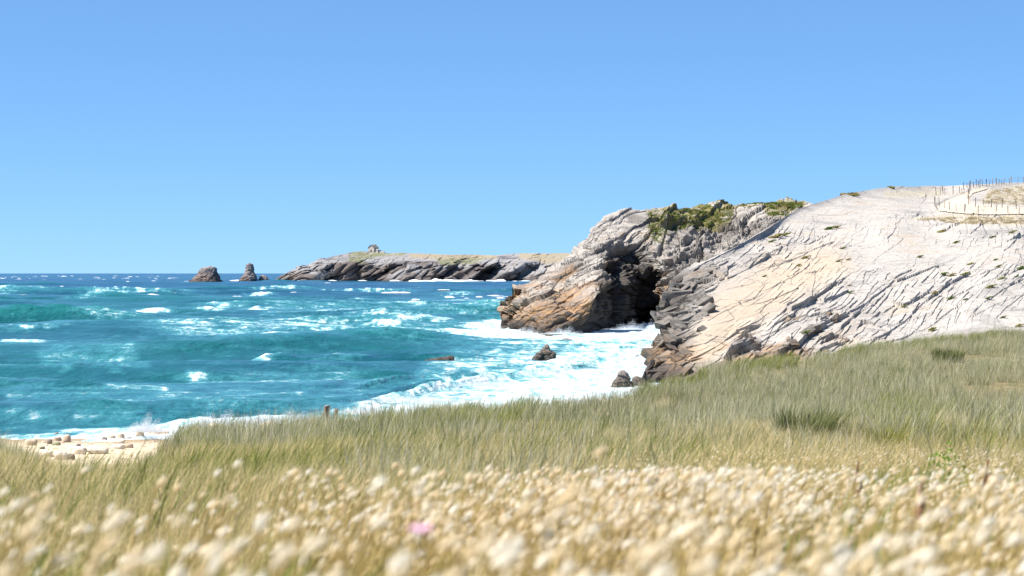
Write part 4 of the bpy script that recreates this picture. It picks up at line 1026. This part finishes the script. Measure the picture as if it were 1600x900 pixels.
def build_dock(px, py, Yc, label):
    t = P(px, py, Yc); g = ground_at(px, Yc); h = t[2] - g[2]; r = np.random.default_rng(int(px))
    e = empty('dock_plant', (t[0], Yc, g[2])); tag(e, label, 'plant', 'dock plants in the meadow')
    sv, sf, top, d = stem_arrays(r, h, (0.05, 0), 0.004); obj('stem', mesh_np('stem', sv, sf, M_DOCK), e)
    lm = leaves_mesh('seed_spike', M_DOCK, 160, 0.007, 0.013, int(px)); 
    for v in lm.vertices: v.co.z = v.co.z * 5.5
    o = obj('seed_spike', lm, e); o.location = top - np.array([0, 0, 0.10])
    obj('leaf', blades_mesh('leaf', M_GREEN, 5, h * 0.4, h * 0.7, 0.02, 0.02, 0.2, int(px), 3, 0), e)
build_dock(1519, 718, 6.0, 'red brown dock seed spike beside the bright green leafy plant')
build_dock(1404, 748, 4.0, 'rusty dock seed spike leaning among green blades')
build_dock(1318, 722, 6.5, 'faint reddish dock spike at the edge of the pinkish grass')
M_LEAFY = leaf_mat('leafy_green', [(0.12, 0.27, 0.02), (0.22, 0.38, 0.04)], 0.3, 0.35, 12)
def bush(name, px, Yc, wpx, hpx, mat, label, cat, n=500, leaf=0.05, blades=False, group=None):
    g = ground_at(px, Yc); s = Yc / F; e = empty(name, g); tag(e, label, cat, group); rad = wpx * s / 2
    if blades: obj('foliage', blades_mesh('foliage', mat, n, hpx * s * 0.6, hpx * s, leaf, rad * 0.7, 0.15, int(px), 3, 0.1, 0.5), e)
    else:
        me = leaves_mesh('foliage', mat, n, leaf, rad, int(px), hpx / wpx * 2 * 0.9); obj('foliage', me, e)
    r = np.random.default_rng(int(px)); sv, sf, _, _ = stem_arrays(r, hpx * s * 0.6, (0.02, 0.0), rad * 0.05); obj('stem', mesh_np('stem', sv, sf, MAT_WOOD), e)
    return e
bush('leafy_plant', 1478, 9.0, 80, 150, M_LEAFY, 'bright green leafy plant in the straw coloured meadow', 'plant', 1100, 0.010)
M_DARK = leaf_mat('dark_tuft', [(0.10, 0.125, 0.04), (0.18, 0.20, 0.07)], 0.4, 0.4, 2.0, (0.32, 0.30, 0.15)); M_YEL = leaf_mat('yellow_tuft', [(0.15, 0.17, 0.02), (0.26, 0.25, 0.04)], 0.4, 0.3, 4.0, (0.3, 0.27, 0.08))
M_RUST = leaf_mat('rust_tuft', [(0.42, 0.22, 0.05), (0.5, 0.3, 0.08)], 0.4, 0.3, 4.0)
bush('tussock', 1260, 22, 130, 84, M_DARK, 'large dark green tussock in the pale grass', 'tussock', 900, 0.008, True)
bush('tussock', 1382, 20, 66, 76, M_YEL, 'yellow green tussock near the dark green tussock', 'tussock', 360, 0.008, True)
bush('tussock', 8, 27, 110, 75, M_DARK, 'dark reedy tussock at the edge of the sand by the dune', 'tussock', 700, 0.010, True)
bush('tussock', 1480, 70, 70, 30, M_DARK, 'dark green tussock on the dune below the pale rock slope', 'tussock', 500, 0.02, True)
bush('tussock', 755, 24, 60, 34, M_DARK, 'small dark tussock in the olive grass', 'tussock', 300, 0.009, True)
bush('tussock', 265, 33, 22, 44, M_RUST, 'small orange tuft in the dune grass near the beach', 'tussock', 160, 0.012, True)
def build_post(px, py_top, Yc, label, wd, hm):
    g = ground_at(px, Yc); me = post_mesh(hm, wd, int(px)); o = obj('wooden_post', me); top = P(px, py_top, Yc)
    o.location = (g[0], Yc, top[2] - hm); o.rotation_euler = (0, 0.04, 0); tag(o, label, 'post')
build_post(507, 635, 42.0, 'weathered wooden post standing up from the dune grass', 0.034, 0.8)
build_post(523, 639, 43.0, 'thin leaning stake beside the weathered wooden post', 0.018, 0.8)

# green tufts in the cracks of the slope, and cover on the cliff top
M_CLIFFGREEN = leaf_mat('cliff_plants', [(0.09, 0.14, 0.03), (0.16, 0.20, 0.045), (0.27, 0.23, 0.09)], 0.9, 0.4, 0.6)
TUFTS = [(1212, 372, 22), (1225, 368, 14), (1205, 378, 12), (1295, 359, 16), (1307, 356, 12), (1317, 389, 10), (1310, 409, 9), (1325, 406, 9), (1258, 404, 14), (1248, 415, 9), (1194, 432, 8), (1436, 402, 10), (1471, 362, 14), (1494, 380, 10), (1474, 430, 14), (1486, 431, 12), (1508, 430, 12), (1516, 413, 10), (1555, 407, 8), (1560, 416, 10), (1594, 420, 16), (1565, 436, 10), (1588, 433, 8), (1548, 449, 14), (1460, 459, 12), (1484, 467, 12), (1544, 467, 10), (1509, 468, 7), (1567, 497, 9), (1456, 516, 14), (1412, 478, 9), (1328, 458, 9), (1327, 446, 7), (1262, 523, 12), (1272, 521, 10), (1592, 510, 12), (1580, 364, 12), (1550, 371, 9)]
tm = [leaves_mesh('leaves', M_CLIFFGREEN, 110, 0.12, 0.45, 700 + k, 0.55) for k in range(5)]
for k, (x, y, wd) in enumerate(TUFTS):
    p = surf_point(NS_G[:330], x, y); s = 1.7 * wd / F * p[1]
    o = obj('rock_plant', tm[k % 5]); o.location = p + np.array([0, -0.05, 0.03]); o.scale = (s, s * 0.7, s * 0.5); o.rotation_euler = (0, -0.35, rng.uniform(-0.5, 0.5))
    tag(o, 'green plant tuft low on the pale rock slope just above the dune grass' if y > 490 else 'green plant tuft near the seaward edge of the pale slope by the cliff top' if x < 1230 else 'low green tuft on the pale slope just below the fenced path' if y < 385 and x > 1460 else 'small green plant tuft rooted in a crack midway up the pale rock slope', 'plant', 'plant tufts in the rock cracks')
def top_bush(x, y, wd, ht, label):
    p = surf_point(NS_G[:330], x, y); s = p[1] / F; o = obj('rock_shrub', leaves_mesh('foliage', M_CLIFFGREEN, 200, 0.14, wd * s / 2, int(x), 2 * ht / wd)); o.location = p - np.array([0, 0, 0.1]); tag(o, label, 'shrub')
top_bush(1391, 293, 14, 4, 'lone low shrub on the skyline of the pale rock slope')
top_bush(1328, 304, 34, 5, 'flat green shrub on the rocky knoll at the top of the slope')
def build_cover():
    G = MC_G[:250]; px, py = to_px(G)
    m = inpoly(px, py, [(1014, 328), (1060, 324), (1140, 317), (1180, 311), (1262, 311), (1255, 322), (1238, 345), (1210, 340), (1190, 326), (1150, 326), (1140, 345), (1110, 356), (1085, 350), (1060, 362), (1040, 382), (1022, 376), (1014, 355)], 4)
    nz = fbm(G * 0.25, 3, 55)
    sel = np.argwhere((m > 0.5) & (rng.random(m.shape) < np.clip(0.34 + 1.0 * nz, 0, 0.6)))
    pts = G[sel[:, 0], sel[:, 1]]
    big = inpoly(px, py, [(1195, 318), (1250, 318), (1240, 345), (1205, 340)], 3)[sel[:, 0], sel[:, 1]]
    scatter('cliff_top_cover', pts, yaw(len(pts), 3), rng.uniform(0.35, 0.8, len(pts)) * (0.8 + 0.6 * big), [leaves_mesh('cover', M_CLIFFGREEN, 60, 0.10, 0.7, 800 + k, 0.22) for k in range(4)], 'green low plants covering the top of the brown cliff', 'ground cover')
    G = NS_G[:330]; px, py = to_px(G)
    m = np.clip(inpoly(px, py, [(1430, 344), (1480, 340), (1700, 339), (1700, 349), (1500, 351)], 3) + inpoly(px, py, [(1548, 297), (1600, 290), (1700, 288), (1700, 321), (1600, 321), (1535, 318)], 3), 0, 1)
    sel = np.argwhere((m > 0.5) & (rng.random(m.shape) < 0.12)); pts = G[sel[:, 0], sel[:, 1]]
    dry = leaf_mat('dry_grass_blades', [(0.26, 0.20, 0.10), (0.36, 0.28, 0.15)], 0.6, 0.3, 0.5, (0.45, 0.36, 0.2))
    scatter('dry_grass', pts, yaw(len(pts), 3), rng.uniform(0.4, 0.9, len(pts)), [blades_mesh('dry_grass', dry, 40, 0.1, 0.3, 0.02, 0.3, 0.1, 820 + k, 2, 0.4) for k in range(4)], 'dry brown grass beside the sandy path on the slope top', 'grass')
build_cover()
